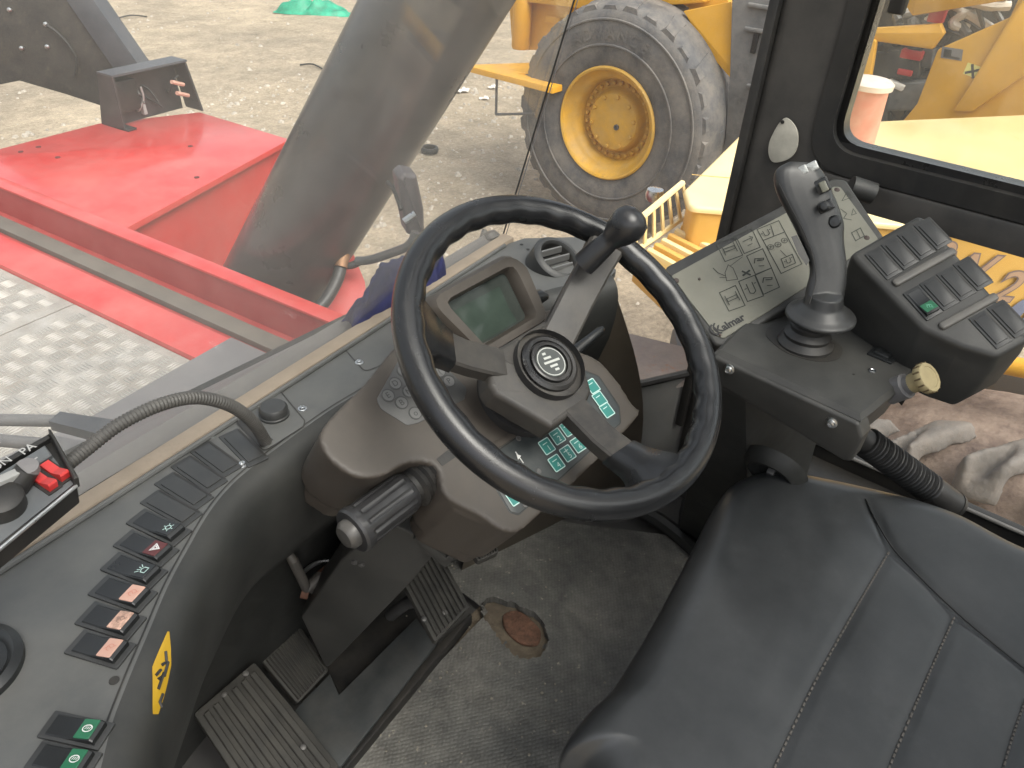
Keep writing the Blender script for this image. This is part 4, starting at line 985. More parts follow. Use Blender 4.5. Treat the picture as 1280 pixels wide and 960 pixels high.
# switches along the curved edge
def switch_frame(q, qn, ln, wd):
    pass
def icon_sun(F, r):
    m = MB(); m.ribbon(F, [(r * .5 * math.cos(t), r * .5 * math.sin(t)) for t in [2 * PI * k / 12 for k in range(12)]], r * .16, 0, True)
    for k in range(6):
        a = k * PI / 3; m.ribbon(F, [(r * .68 * math.cos(a), r * .68 * math.sin(a)), (r * math.cos(a), r * math.sin(a))], r * .16, 0)
    return m
def icon_tri(F, r): 
    m = MB(); 
    for s in (1, .5): m.ribbon(F, [(s * r * math.cos(a), s * r * math.sin(a)) for a in (0.0, 2.094, 4.188)], r * .18, .0002 * s, True)
    return m
def icon_beam(F, r):
    m = MB(); m.ribbon(F, [(-r * .2, -r * .6), (r * .7, -r * .6), (r * .7, r * .6), (-r * .2, r * .6), (-r * .5, 0)], r * .16, 0, True)
    for k in range(4): m.ribbon(F, [(-r * .65, r * (k - 1.5) * .35), (-r * 1.3, r * (k - 1.5) * .65)], r * .14, 0)
    return m
def icon_wave(F, r):
    m = MB(); m.ribbon(F, [(r * .7 * math.cos(t), r * .7 * math.sin(t)) for t in [.5 + .5 * k for k in range(10)]], r * .12, 0)
    m.ribbon(F, [(-r, -r * .5), (-r * .3, r * .2), (r * .3, -r * .2), (r, r * .6)], r * .12, .0002); return m
def icon_drop(F, r):
    m = MB(); m.ribbon(F, [(r * math.cos(t) * .9, r * .6 * math.sin(t)) for t in [2 * PI * k / 12 for k in range(12)]], r * .18, 0, True)
    for k in range(3): m.ribbon(F, [(-r * .4 + k * r * .4, -r * .2), (-r * .2 + k * r * .4, r * .3)], r * .14, .0002)
    return m
def rocker(F, par, ln, wd, cap_mat=None, icon=None, icon_mat=None, press=1):
    """bezel + rocker + lens, F: u along the length towards the seat"""
    fr_ = obj('switch', MB().prism(F, rect(-ln / 2, -wd / 2, ln / 2, wd / 2, .0012, 2), .0002, .0022, .0008, 2), SWF, par)
    l2, w2 = ln * .80 / 2, wd * .76 / 2
    # rocker body: rises towards the seat end
    pr = [(-l2, .0012), (-l2 * .98, .0024), (-l2 * .2, .0026), (l2 * .25, .0048), (l2 * .88, .0078), (l2, .0062), (l2 * 1.02, .0012)]
    L0 = [F.p(x, -w2, z) for x, z in pr]; L1 = [F.p(x, w2, z) for x, z in pr]
    e = .0010
    Lm0 = [F.p(x, -w2 + e, z + (.0007 if 0 < i < len(pr) - 1 else 0)) for i, (x, z) in enumerate(pr)]; Lm1 = [F.p(x, w2 - e, z + (.0007 if 0 < i < len(pr) - 1 else 0)) for i, (x, z) in enumerate(pr)]
    rk = obj('rocker', MB().loops([L0, Lm0, Lm1, L1], True, True, closed=True), SWB, fr_, sharp=30)
    if cap_mat is not None or icon is not None:
        x0, x1 = l2 * .26, l2 * .86; z0, z1 = .0048 + .0012, .0078 + .0009
        FL = Fr(F.p(x0, 0, z0), F.p(x1, 0, z1) - F.p(x0, 0, z0), v=F.v)
        ll = (F.p(x1, 0, z1) - F.p(x0, 0, z0)).length
        if cap_mat is not None: obj('lens', MB().prism(FL, rect(-.0015, -w2 * .92, ll, w2 * .92, .0008, 2), -.0006, .0004, .0002, 1), cap_mat, fr_)
        if icon is not None:
            FI = FL.at(ll * .5, 0, .0008, 0); obj('symbol', icon(FI, ll * .36), icon_mat, fr_, smooth=False)
    return fr_
def blank(F, par, ln, wd):
    b = obj('blank_plug', MB().prism(F, rect(-ln / 2, -wd / 2, ln / 2, wd / 2, .001, 2), .0002, .0014, .0006, 2), SWF, par)
    obj('plug_face', MB().prism(F, rect(-ln * .40, -wd * .36, ln * .40, wd * .36, .001, 2), .0014, .0030, .0008, 2), SWF, b)
    obj('plug_groove', MB().ribbon(F, [(-ln * .46, wd * .47), (ln * .44, wd * .47)], .0022, .0017), BLK, b, smooth=False)
    return b
SW = [((126, 812), 0, .30, 33), ((139, 777), 1, .32, 33), ((154, 743), 2, .36, 32), ((168, 714), 3, .40, 31), ((183, 686), 4, .44, 30), ((199, 660), 5, .48, 30), ((214, 636), 'b', .55, 28), ((230, 614), 'b', .62, 26), ((249, 593), 'b', .68, 24), ((270, 574), 'b', .74, 22)]
cen = [V(FD.l(q[0])) for q in SW]
SWL = [pmat('lens_print', (.5, .2, .15), .5, bump=0), pmat('lens_print_dark', (.22, .14, .11), .5, bump=0), pmat('lens_print', (.5, .2, .15)), TEALW, WHITE, TEALW]
def sw_frame(q, sl_, hl, pit):
    dx = hl; dy = hl * sl_; a, b = V(FD.l((q[0] - dx, q[1] - dy))), V(FD.l((q[0] + dx, q[1] + dy))); u = (b - a)
    c = V(FD.l(q)); ln = u.length; u.normalize()
    return Fr((c.x, c.y, ZDASH), (u.x, u.y, 0), n=(0, 0, 1)), ln, abs(pit.x * -u.y + pit.y * u.x)
for i, (q, k, sl_, hl) in enumerate(SW):
    a_, b_ = max(i - 1, 0), min(i + 1, len(cen) - 1)
    F, ln, wd = sw_frame(q, sl_, hl, (cen[b_] - cen[a_]) / (b_ - a_)); wd *= .965
    if k == 'b': blank(F, da, ln, wd)
    else: rocker(F, da, ln, wd, [PINKK, PINKD, PINKK, SWB, MAROON, SWB][k], [icon_wave, icon_wave, icon_wave, icon_beam, icon_tri, icon_sun][k], SWL[k])
# one more blank beyond the screws, by the cable slot
F, ln, wd = sw_frame((304, 560), 1.0, 19, V((.024, .01)))
blank(F, da, ln, .024)
# lower pair of switches
for q in ((96, 914), (80, 952)):
    F, ln, wd = sw_frame(q, .22, 38, V(FD.l((96, 914))) - V(FD.l((80, 952)))); rocker(F, da, ln, wd * .965, GREENK, icon_drop, WHITE)
# yellow warning sticker on the knee wall
Kp = [(209, 790), (213, 820), (205, 868), (196, 892), (190, 892), (190, 832)]
from mathutils.bvhtree import BVHTree
kw = MB().loops(Ls, False, False, closed=False); KB = BVHTree.FromPolygons([V(v) for v in kw.v], kw.f)
def on_wall(q, off):
    h, n, _, _ = KB.ray_cast(CAM, ray(*q)); 
    if h is None: h, n, _, _ = KB.find_nearest(PD(q, .8))
    if n.dot(CAM - h) < 0: n = -n
    return h + n * off
rows = [((209, 790), (211, 790)), ((199, 812), (213, 812)), ((190, 834), (213, 832)), ((190, 852), (209, 852)), ((190, 872), (204, 872)), ((190, 893), (197, 893))]
m = MB(); m.grid(lambda a, b: on_wall(tuple(lerp(V(rows[min(int(b * 5), 4)][0]), V(rows[min(int(b * 5), 4) + 1][0]), b * 5 - min(int(b * 5), 4)) * (1 - a) + lerp(V(rows[min(int(b * 5), 4)][1]), V(rows[min(int(b * 5), 4) + 1][1]), b * 5 - min(int(b * 5), 4)) * a), .0008), 6, 15)
stk = obj('warning_label', m, YSTK, da, label='yellow warning label on the knee wall')
m = MB()
for q in [[(206, 815), (207, 828), (201, 832)], [(197, 850), (204, 841), (197, 862)], [(202, 868), (198, 878), (201, 884)], [(209, 828), (204, 846)], [(194, 845), (200, 838)]]:
    m.tube([on_wall(x, .0012) for x in q], .0014, 5)
obj('label_print', m, INK, stk, smooth=False)
# air vent near the corner
FV = FD
rv = .040
vp = PZ((697, 324), ZDASH + .012); FVt = Fr(vp, (1, -.05, 0), n=(-.12, -.50, .86))
ve = obj('air_vent', MB().lathe(FVt, [(rv + .004, -.03), (rv + .004, .002), (rv, .006), (rv - .006, .007), (rv - .009, .003), (rv - .010, -.010)], 48, False, False), SWF, da, label='round air vent with silver fins')
obj('vent_bowl', MB().lathe(FVt, [(rv - .009, .002), (rv - .012, -.012), (.0001, -.016)], 40, False, False), BLK, ve)
for k in range(3):
    oy = (k - 1) * .017; FFv = FVt.at(0, 0, -.006, -.15).at(0, oy, 0); hw = math.sqrt(max((rv - .011) ** 2 - oy ** 2, .0001))
    obj('fin', MB().loops([[FFv.p(-hw, -.003, 0), FFv.p(hw, -.003, 0), FFv.p(hw, .002, .008), FFv.p(-hw, .002, .008)], [FFv.p(-hw, -.0005, 0), FFv.p(hw, -.0005, 0), FFv.p(hw, .0045, .008), FFv.p(-hw, .0045, .008)]]), pmat('fin_silver', (.20, .20, .195), .35, metal=.6), ve)
for q in [(652, 306), (660, 312)]:
    c2 = FD.l(q); obj('hole', MB().lathe(FD.at(c2[0], c2[1]), [(.003, .0006), (.003, .0009), (.0001, .0008)], 10, False, False), BLK, da)

# ------------------------------------------------------------------ steering column pod (in the frame of the wheel)
WN = V((-.062, -.527, .848)).normalized()
WO = V((.607, .370, .833))
FWH = Fr(WO, (.993, -.117, 0), n=WN)
co = thing('steering_column', 'brownish grey steering column housing with display, stalk and key panels', 'steering column', (.65, .62, 0))
W0 = -.125
pod_px = [(398, 545), (402, 578), (436, 604), (470, 604), (502, 588), (536, 592), (548, 628), (590, 652), (626, 672), (660, 654), (781, 536), (779, 512), (742, 462), (700, 440), (690, 400), (668, 398), (560, 400), (500, 432), (450, 490)]
podo = [(p.x, p.y) for p in crom([(*FWH.l(q, W0 - .02), 0) for q in pod_px], 4, True)]
FP_ = FWH
def puffy(F, pts, w0, w1, b, n=6, crown=0):
    pts = ccw(pts); m = MB(); Ls = [[F.p(x[0], x[1], w0) for x in inset(pts, .012)], [F.p(x[0], x[1], w0 + .02) for x in pts]]
    for k in range(n + 1):
        a = k / n * PI / 2; q = inset(pts, b * (1 - math.cos(a))); Ls.append([F.p(x[0], x[1], w1 - b + b * math.sin(a)) for x in q])
    return m.loops(Ls, True, True)
hm = MB().prism(FWH, podo, W0 - .10, W0 + .0015)
wing = FWH.ls([(398, 548), (404, 580), (440, 604), (478, 602), (520, 560), (520, 500), (460, 482)], W0 - .02)
hm.prism(FWH, rc(wing, .02, 4), W0 - .135, W0 - .012)
hm.prism(FWH, rc(FWH.ls([(545, 610), (560, 640), (626, 672), (660, 654), (700, 600), (640, 560)], W0 - .02), .015, 4), W0 - .13, W0 - .01)
remeshed('housing', hm, PODM, co, .0030, 5, .5, label='worn brownish plastic housing')
# display hood: raised frame, tilted screen
scr_q = [(553, 380), (638, 332), (668, 400), (604, 438)]
FSc = Fr(FWH.p(.03, .105, -.108), FWH.u, v=FWH.v * .95 - FWH.n * -.30)
ho = rc(FSc.ls([(522, 378), (630, 318), (655, 332), (684, 402), (600, 452)]), .018, 6)
hi = rc(FSc.ls([(556, 380), (634, 338), (662, 396), (602, 432)]), .006, 6)
hn = min(len(ho), len(hi))
m = MB()
n5 = 48
def resample(pts, n):
    P = [V(p) for p in ccw(pts)] ; P.append(P[0]); d = [0]
    for i in range(1, len(P)): d.append(d[-1] + (P[i] - P[i - 1]).length)
    out = []; j = 0
    for k in range(n):
        t = d[-1] * k / n
        while d[j + 1] < t: j += 1
        s = (t - d[j]) / max(d[j + 1] - d[j], 1e-9); out.append(P[j] * (1 - s) + P[j + 1] * s)
    # start at smallest x+y
    return out
def align(A, B):
    best = min(range(len(B)), key=lambda s: sum((A[i] - B[(i + s) % len(B)]).length for i in range(0, len(A), 4))); return B[best:] + B[:best]
A_ = resample(ho, n5); B_ = align(A_, resample(hi, n5))
C_ = [a + (b - a) * .25 for a, b in zip(A_, B_)]; D_ = [a + (b - a) * .8 for a, b in zip(A_, B_)]
hood_o = MB().loops([[FSc.p(p.x, p.y, -.07) for p in A_], [FSc.p(p.x, p.y, -.004) for p in A_], [FSc.p(p.x, p.y, .006) for p in [a + (b - a) * .08 for a, b in zip(A_, B_)]], [FSc.p(p.x, p.y, .012) for p in C_], [FSc.p(p.x, p.y, .011) for p in D_], [FSc.p(p.x, p.y, .004) for p in [a + (b - a) * .97 for a, b in zip(A_, B_)]], [FSc.p(p.x, p.y, -.008) for p in B_]], True, False)
hood_p = obj('display_hood', hood_o, PODM, co, sharp=50)
obj('screen', MB().poly(FSc, [(p.x, p.y) for p in B_], -.007), LCD, hood_p, label='greenish switched off display screen')
# greener inner lcd field
hi2 = rc(FSc.ls([(568, 388), (628, 356), (640, 384), (650, 400), (602, 428)]), .003, 3)
obj('screen_field', MB().poly(FSc, hi2, -.0062), pmat('lcd_field', (.036, .05, .041), .1, var=.3, vs=9, bump=0), hood_p, smooth=False)
# indicator pad on the left wing
pad = rc(FWH.ls([(497, 452), (545, 448), (583, 486), (580, 500), (522, 530), (508, 533), (475, 512), (470, 500)], W0), .006, 4)
ip = obj('indicator_pad', MB().prism(FWH, pad, W0 - .004, W0 + .0025, .0012, 2), pmat('pad_grey', (.065, .066, .066), .42, var=.12, dust=.3, dcol=(.17, .16, .14)), co)
for q, t in [((503, 465), 'T'), ((493, 481), 'D'), ((510, 491), 'M'), ((484, 496), 'E'), ((501, 505), 'B'), ((548, 466), '('), ((560, 478), 'P'), ((518, 518), 'o'), ((526, 500), 'S')]:
    c = FWH.l(q, W0); FF = FWH.at(c[0], c[1], W0 + .0028)
    lp_ = obj('indicator', MB().lathe(FF, [(.0078, 0), (.0076, .0005), (.0001, .0005)], 20, False, False), pmat('indicator_grey', (.13, .13, .125), .5, bump=0), ip)
    m = text_mesh(t, .010, FF, .0009); m.ribbon(FF, [(.0072 * math.cos(k * PI / 8), .0072 * math.sin(k * PI / 8)) for k in range(16)], .0009, .0010, True)
    obj('indicator_mark', m, pmat('indicator_ink', (.04, .04, .04), .5, bump=0), lp_, smooth=False)
# key panel below and right of the hub
kp = rc(FWH.ls([(622, 562), (668, 530), (700, 500), (728, 462), (748, 470), (774, 508), (776, 530), (702, 598), (648, 645), (636, 642), (606, 590)], W0), .006, 4)
kpn = obj('key_panel', MB().prism(FWH, kp, W0 - .004, W0 + .0022, .001, 2), PANEL, co)
obj('panel_edge', MB().ribbon(FWH, inset(ccw(kp), .0015), .0013, W0 + .0025, True), BLK, kpn, smooth=False)
def key(q, lab, par, sz=.0175):
    c = FWH.l(q, W0); FF = FWH.at(c[0], c[1], W0 + .0024)
    k = obj('key', MB().prism(FF, rect(-sz * .46, -sz * .5, sz * .46, sz * .5, .0014, 3), 0, .0008, .0003, 1), TEAL, par)
    obj('key_frame', MB().ribbon(FF, rect(-sz * .46, -sz * .5, sz * .46, sz * .5, .0014, 3), .0012, .0011, True), TEALW, k, smooth=False)
    if lab:
        t = text_mesh(lab, sz * .55, FF.at(.001, -sz * .2), .0012); obj('key_mark', t, TEALW, k, smooth=False)
    m = MB(); m.ribbon(FF, [(-sz * .25, sz * .2), (sz * .2, sz * .22)], .001, .0012)
    if lab in ('5',): m.ribbon(FF, [(0, sz * .05), (0, sz * .38)], .001, .0014)
    obj('key_symbol', m, TEALW, k, smooth=False)
for q, t in [((682, 559), '1'), ((695, 547), '2'), ((708, 537), '3'), ((694, 580), '4'), ((708, 568), '5'), ((721, 557), '6'), ((739, 484), ''), ((748, 500), ''), ((757, 514), ''), ((641, 622), '')]: key(q, t, kpn)
m = MB(); FFk = FWH
m.ribbon(FFk, [FFk.l((643, 566), W0), FFk.l((653, 580), W0)], .0012, W0 + .003)
m.poly(FFk, [FFk.l(q, W0) for q in [(646, 576), (644, 569), (650, 571)]], W0 + .0033)
obj('panel_arrow', m, WHITE, kpn, smooth=False)
for q in [(647, 549), (672, 590), (655, 632)]:
    c = FWH.l(q, W0); obj('panel_screw', MB().lathe(FWH.at(c[0], c[1], W0 + .0024), [(.0036, 0), (.003, .001), (.0012, .001), (.001, .0004), (.0001, .0004)], 12, False, False), DARKST, kpn)
# column boss
obj('column_boss', MB().lathe(FWH.at(.0, .0, W0), [(.058, -.01), (.056, .012), (.050, .014), (.047, .03), (.043, .085)], 40, False, False), pmat('boss_black', (.022, .022, .023), .33, var=.3, vs=30, dust=.3, dcol=(.12, .11, .1)), co)
# rounded bar below the boss
obj('lower_ridge', MB().tube(crom([FWH.p(*FWH.l(q, W0), W0 - .004) for q in [(612, 560), (645, 542), (672, 528), (690, 512)]], 6), .007, 10), PODM, co)
# stalk: bellows, ribbed grip, push button
s0 = FWH.p(*FWH.l((536, 593), W0 - .034), W0 - .034); s1 = s0 + (PD((436, 668), .80) - s0)
dS = (s1 - s0); LS = dS.length; dS.normalize()
FST = Fr(s0, dS.orthogonal(), n=dS)
obj('stalk_bellows', MB().lathe(FST, [(.036, -.02), (.036, .000), (.031, .002), (.033, .008), (.028, .010), (.030, .016), (.025, .018), (.027, .024), (.021, .027), (.020, .04)], 36, False, False), BLK, co)
grip = []
gl0, gl1 = .030, LS - .004
m = MB(); sg = 72; Ls = []
for t, r0 in [(gl0, .018), (gl0 + .004, .0225), (gl0 + .010, .0245), (gl0 + .02, .0245), (gl1 - .014, .0245), (gl1 - .010, .0262), (gl1 - .003, .0262), (gl1, .0245), (gl1, .0175)]:
    rib = (gl0 + .012 < t < gl1 - .012)
    Ls.append([FST.p((r0 - (.0016 if rib and (k % 6) in (0, 1) else 0)) * math.cos(2 * PI * k / sg), (r0 - (.0016 if rib and (k % 6) in (0, 1) else 0)) * math.sin(2 * PI * k / sg), t) for k in range(sg)])
m.loops(Ls, True, True)
stl = obj('stalk_grip', m, pmat('stalk_plastic', (.022, .022, .023), .32, var=.12, dust=.18, dcol=(.16, .155, .145)), co, sharp=25, label='ribbed dark grey stalk lever')
obj('stalk_button', MB().lathe(FST.at(0, 0, gl1), [(.0175, -.004), (.0165, .0), (.0162, .006), (.012, .011), (.0001, .013)], 32, False, False), pmat('button_grey', (.035, .035, .035), .28, var=.1, dust=.3), stl)
# two small levers on the right of the column
a = FWH.p(*FWH.l((718, 440), -.17), -.17); b = FWH.p(*FWH.l((754, 410), -.15), -.15)
obj('tilt_lever', MB().tube([a, lerp(a, b, .5), lerp(a, b, .9), b], [.009, .007, .006, .003], 10), SWB, co)
c_ = FWH.p(*FWH.l((668, 374), -.15), -.15)
obj('hood_knob', MB().tube([c_, c_ + FWH.u * .012, c_ + FWH.u * .022 - FWH.v * .004], [.010, .010, .005], 12), SWB, co)
# foot of the column and its cover plate
cf = V((.60, .72, .02)); cp = FWH.p(-.03, .03, W0 - .1)
obj('column_foot', MB().tube([cp, lerp(cp, V((.66, .84, .10)), .5), V((.66, .84, .02))], [.06, .055, .075], 24), KNEE, co)
cvp = [PD((482, 648), 1.06), PD((552, 684), 1.10), PD((528, 712), 1.16), PD((470, 780), 1.30), PD((410, 838), 1.37), PD((375, 770), 1.37), PD((420, 700), 1.2)]
CG = pmat('cover_metal', (.036, .036, .034), .5, var=.25, vs=8, bump=.08, dust=.3, dcol=(.14, .13, .11))
cn = (cvp[4] - cvp[0]).cross(cvp[1] - cvp[0]).normalized()
if cn.dot(CAM - cvp[0]) < 0: cn = -cn
FCV = Fr(PD((470, 730), 1.2), cvp[1] - cvp[0], n=cn)
obj('foot_cover', MB().prism(FCV, rc(FCV.ls([(480, 650), (550, 684), (520, 722), (408, 838), (376, 772), (425, 702)]), .008, 4), -.05, 0, .004, 3), CG, co, label='bent grey cover plate over the column foot')
for q in [(443, 702), (452, 705)]:
    c = FCV.l(q); obj('cover_bolt', MB().lathe(FCV.at(c[0], c[1]), [(.005, 0), (.005, .003), (.002, .004)], 6, False, True), DARKST, co)
brp = [FCV.l(q) for q in [(520, 652), (552, 684), (560, 688), (588, 660), (580, 655), (560, 676), (527, 648)]]
obj('foot_bracket', MB().prism(FCV, brp, .01, .03, .002, 2), CG, co)

# release lever beside the column foot
rv_ = thing('release_lever', 'small worn grey release lever with rusty pivot beside the column foot', 'lever', PD((400, 738), 1.28))
obj('handle', MB().tube([PD((362, 694), 1.22), PD((366, 700), 1.22), PD((384, 737), 1.27)], [.007, .0085, .0085], 12), pmat('lever_grey', (.05, .047, .044), .5, dust=.3), rv_)
obj('rod', MB().tube([PD((384, 737), 1.27), PD((400, 722), 1.28), PD((412, 712), 1.29)], .011, 14), pmat('lever_grey', (.10, .095, .09)), rv_)
obj('pivot', MB().tube([PD((377, 740), 1.27), PD((386, 742), 1.272)], .010, 12), pmat('rust_red', (.10, .045, .028), .8, var=.3, vs=60), rv_)
obj('pivot_rust', MB().tube([PD((403, 722), 1.278), PD((411, 716), 1.288)], .014, 14), pmat('rust_red', (.22, .07, .03)), rv_)
obj('cable', MB().tube(crom([PD((378, 716), 1.3), PD((395, 704), 1.3), PD((415, 702), 1.3), PD((422, 712), 1.3)], 6), .004, 8), STEEL, rv_)

# ------------------------------------------------------------------ steering wheel
sw = thing('steering_wheel', 'black three spoke steering wheel with spinner knob and round emblem', 'steering wheel', FWH.p(0, 0, -.06))
RM, rm = .1825, .0168
Ls = []; NS, NT = 200, 28
SPA = [math.radians(a) for a in (150, 31, 270)]
for i in range(NS):
    t = 2 * PI * i / NS; ring_ = []
    for k in range(NT):
        a = 2 * PI * k / NT
        r = rm
        inn_k = max(0, -math.cos(a)) ** 1.5                      # finger bumps on the inside
        r -= .0021 * inn_k * (.5 + .5 * math.cos(t * 30))
        ring_.append(FWH.p((RM + r * math.cos(a)) * math.cos(t), (RM + r * math.cos(a)) * math.sin(t), r * 1.0 * math.sin(a)))
    Ls.append(ring_)
Ls.append(Ls[0])
rim_o = obj('rim', MB().loops(Ls, False, False), LEATH, sw, sharp=80, label='black grained rim with finger bumps')
WH = -.050
hub_px = [(610, 440), (640, 424), (684, 398), (726, 436), (741, 488), (735, 503), (692, 535), (620, 492), (612, 480)]
hubp = FWH.ls(hub_px, WH)
hub = obj('hub', MB().prism(FWH, rc(hubp, .006, 4), WH - .03, WH, .007, 4), HUBM, sw, label='grained dark grey hub plate')
for k, a in enumerate(SPA):
    FSp = FWH.at(0, 0, 0, a)
    w0_, w1_ = (.0185, .0185) if k != 1 else (.024, .027)
    st_r, en_r = .052, .135
    def sec(r, hw, zc, th): return [FSp.p(r, -hw, zc - th), FSp.p(r, hw, zc - th), FSp.p(r, hw, zc + th * .7), FSp.p(r, hw * .86, zc + th), FSp.p(r, -hw * .86, zc + th), FSp.p(r, -hw, zc + th * .7)]
    if k == 1:
        secs = [sec(.045, .021, WH - .010, .009), sec(.10, .021, WH + .012, .008), sec(.140, .021, WH + .034, .008), sec(.165, .023, WH + .046, .009), sec(.180, .021, -.002, .014)]
    else:
        secs = [sec(.045, .0185, WH - .012, .010), sec(.10, .0185, WH + .002, .009), sec(.128, .0195, WH + .014, .009)]
    sp_o = obj('spoke', MB().loops(secs, True, True), HUBM, sw, sharp=30)
    if k != 1:
        secs = [sec(.124, .0205, WH + .013, .0112), sec(.140, .0225, WH + .024, .0125), sec(.152, .026, WH + .034, .014), sec(.166, .036, -.008, .015), sec(.178, .050, -.002, .013)]
        # smooth flare in grip material
        P5 = [[V(p) for p in s_] for s_ in secs]
        dense = []
        for j in range(len(P5[0])):
            dense.append(crom([s_[j] for s_ in P5], 5))
        obj('spoke_cover', MB().loops([[dense[j][i] for j in range(len(dense))] for i in range(len(dense[0]))], True, True), LEATH, sp_o, sharp=50)
# emblem
ec = FWH.l((686, 455), WH)
FE = FWH.at(ec[0], ec[1], WH, 0)
em = obj('horn_button', MB().lathe(FE, [(.036, -.002), (.0355, .004), (.032, .0065), (.028, .006), (.027, .003), (.026, .003), (.0255, .0075), (.0235, .0085), (.021, .008), (.0205, .0045), (.0001, .005)], 48, False, False), BLKG, sw)
obj('emblem_disc', MB().lathe(FE.at(0, 0, .0052), [(.0195, 0), (.019, .0006), (.0001, .0006)], 40, False, False), pmat('emblem_grey', (.06, .065, .062), .35, bump=0), em)
m = MB(); FE2 = FE.at(0, 0, .0062, -.12)
m.ribbon(FE2, [(.0175 * math.cos(t), .0175 * math.sin(t)) for t in [2 * PI * k / 40 for k in range(40)]], .0011, 0, True)
for (x0, x1, y) in [(-.0065, -.0015, .0112), (-.0075, .003, .0056), (-.0105, .0125, 0), (-.005, .006, -.0056), (-.001, .005, -.0108)]:
    m.poly(FE2, rect(x0, y - .0014, x1, y + .0014), .0001)
obj('emblem_mark', m, pmat('emblem_white', (.42, .43, .40), .4, bump=0), em, smooth=False)
# spinner knob
ang = SPA[1]; kb = FWH.p(.158, .093, .0); kt = PD((782, 282), (PD((782, 282), 1) - CAM).length * 0 + .86)
pk = FWH.inv(FWH.p(.142, .086, .062)); kt = FWH.p(*FWH.l((783, 282), .062), .062)
ks = FWH.p(*FWH.l((742, 318), .018), .012)
dk_ = (kt - ks).normalized()
FK = Fr(ks, dk_.orthogonal(), n=dk_); lk = (kt - ks).length
obj('spinner_knob', MB().lathe(FK, [(.015, -.012), (.0145, 0), (.0125, lk * .45), (.012, lk - .026), (.0145, lk - .020), (.019, lk - .011), (.0218, lk), (.0214, lk + .007), (.018, lk + .0155), (.010, lk + .0205), (.0001, lk + .022)], 40, True, False), pmat('knob_black', (.012, .0125, .014), .3, var=.2, vs=30, bump=.12, bs=900, dust=.12, dcol=(.15, .14, .13)), sw, label='black ball spinner knob')

# ------------------------------------------------------------------ right hand console with joystick
cs = thing('side_console', 'dark grey right hand console with pictogram plate, switch pad and stop button', 'console', (1.05, .18, 0))
ZB = .735
FB = zf(ZB)
topq = [(893, 436), (912, 412), (960, 392), (1010, 372), (1062, 322), (1110, 360), (1150, 440), (1137, 474), (1078, 520)]
tp = FB.ls(topq); tp = rc(tp, .012, 4)
# body: top, front plate, right facet, underside
front_e0, front_e1 = V((*FB.l((893, 437)), ZB)), V((*FB.l((1078, 522)), ZB))
fr_u = (front_e1 - front_e0).normalized()
frn = V((0, 0, 1)).cross(fr_u); frn = frn if frn.dot(CAM - front_e0) > 0 else -frn
frn = (frn + V((0, 0, -.05))).normalized()
FFp = Fr(front_e0, fr_u, n=frn)
body_l = [FB.l(q) for q in [(893, 437), (1078, 522), (1137, 474), (1165, 430), (1120, 360), (1062, 322), (985, 362), (930, 400)]]
Lc = [[V((x, y, ZB - .062)) for x, y in inset(ccw(body_l), .012)], [V((x, y, ZB - .006)) for x, y in ccw(body_l)], [V((x, y, ZB)) for x, y in inset(ccw(body_l), .006)]]
bod = obj('console_body', MB().loops(Lc, True, True), CONS, cs)
fpp = [FFp.l(q) for q in [(893, 442), (1075, 527), (1080, 545), (1066, 575), (1055, 573), (886, 470)]]
frp = obj('front_plate', MB().prism(FFp, rc(fpp, .006, 3), -.02, .006, .004, 3), CONS, cs)
for q in [(912, 461), (1040, 528)]:
    c = FFp.l(q, .006); obj('plate_bolt', MB().lathe(FFp.at(c[0], c[1], .006), [(.0072, 0), (.0072, .0015), (.005, .0022), (.0048, .0055), (.003, .0062), (.0022, .004), (.0001, .004)], 18, False, False), STEEL, frp)
# pedestal below the console
pq = [(880, 470), (1050, 572), (1075, 590), (1000, 606), (880, 640)]
pt_ = [V((.885, .302, ZB - .058)), V((.885, .250, ZB - .058)), V((1.16, .20, ZB - .058)), V((1.22, .30, ZB - .058)), V((1.05, .33, ZB - .058)), V((.95, .33, ZB - .058))]
pb_ = [V((1.24, .41, .01)), V((1.24, .24, .01)), V((1.36, .20, .01)), V((1.38, .30, .01)), V((1.36, .42, .01)), V((1.30, .44, .01))]
obj('pedestal', MB().loops([pb_, pt_], True, True), KNEE, cs)
pn_ = (pt_[1] - pt_[0]).cross(pb_[0] - pt_[0]).normalized()
if pn_.dot(CAM - pt_[0]) < 0: pn_ = -pn_
FK2 = Fr(PLN((966, 588), pt_[0], pn_), (0, -1, 0), n=pn_)
rk_ = obj('seat_knob_ring', MB().lathe(FK2, [(.052, -.01), (.046, .004), (.036, .012), (.027, .010), (.022, .004), (.0001, .003)], 36, False, False), KNEE, cs)
obj('knob_blade', MB().box(FK2, -.006, -.02, -.002, .006, .012, .012, .002), DARKST, rk_)
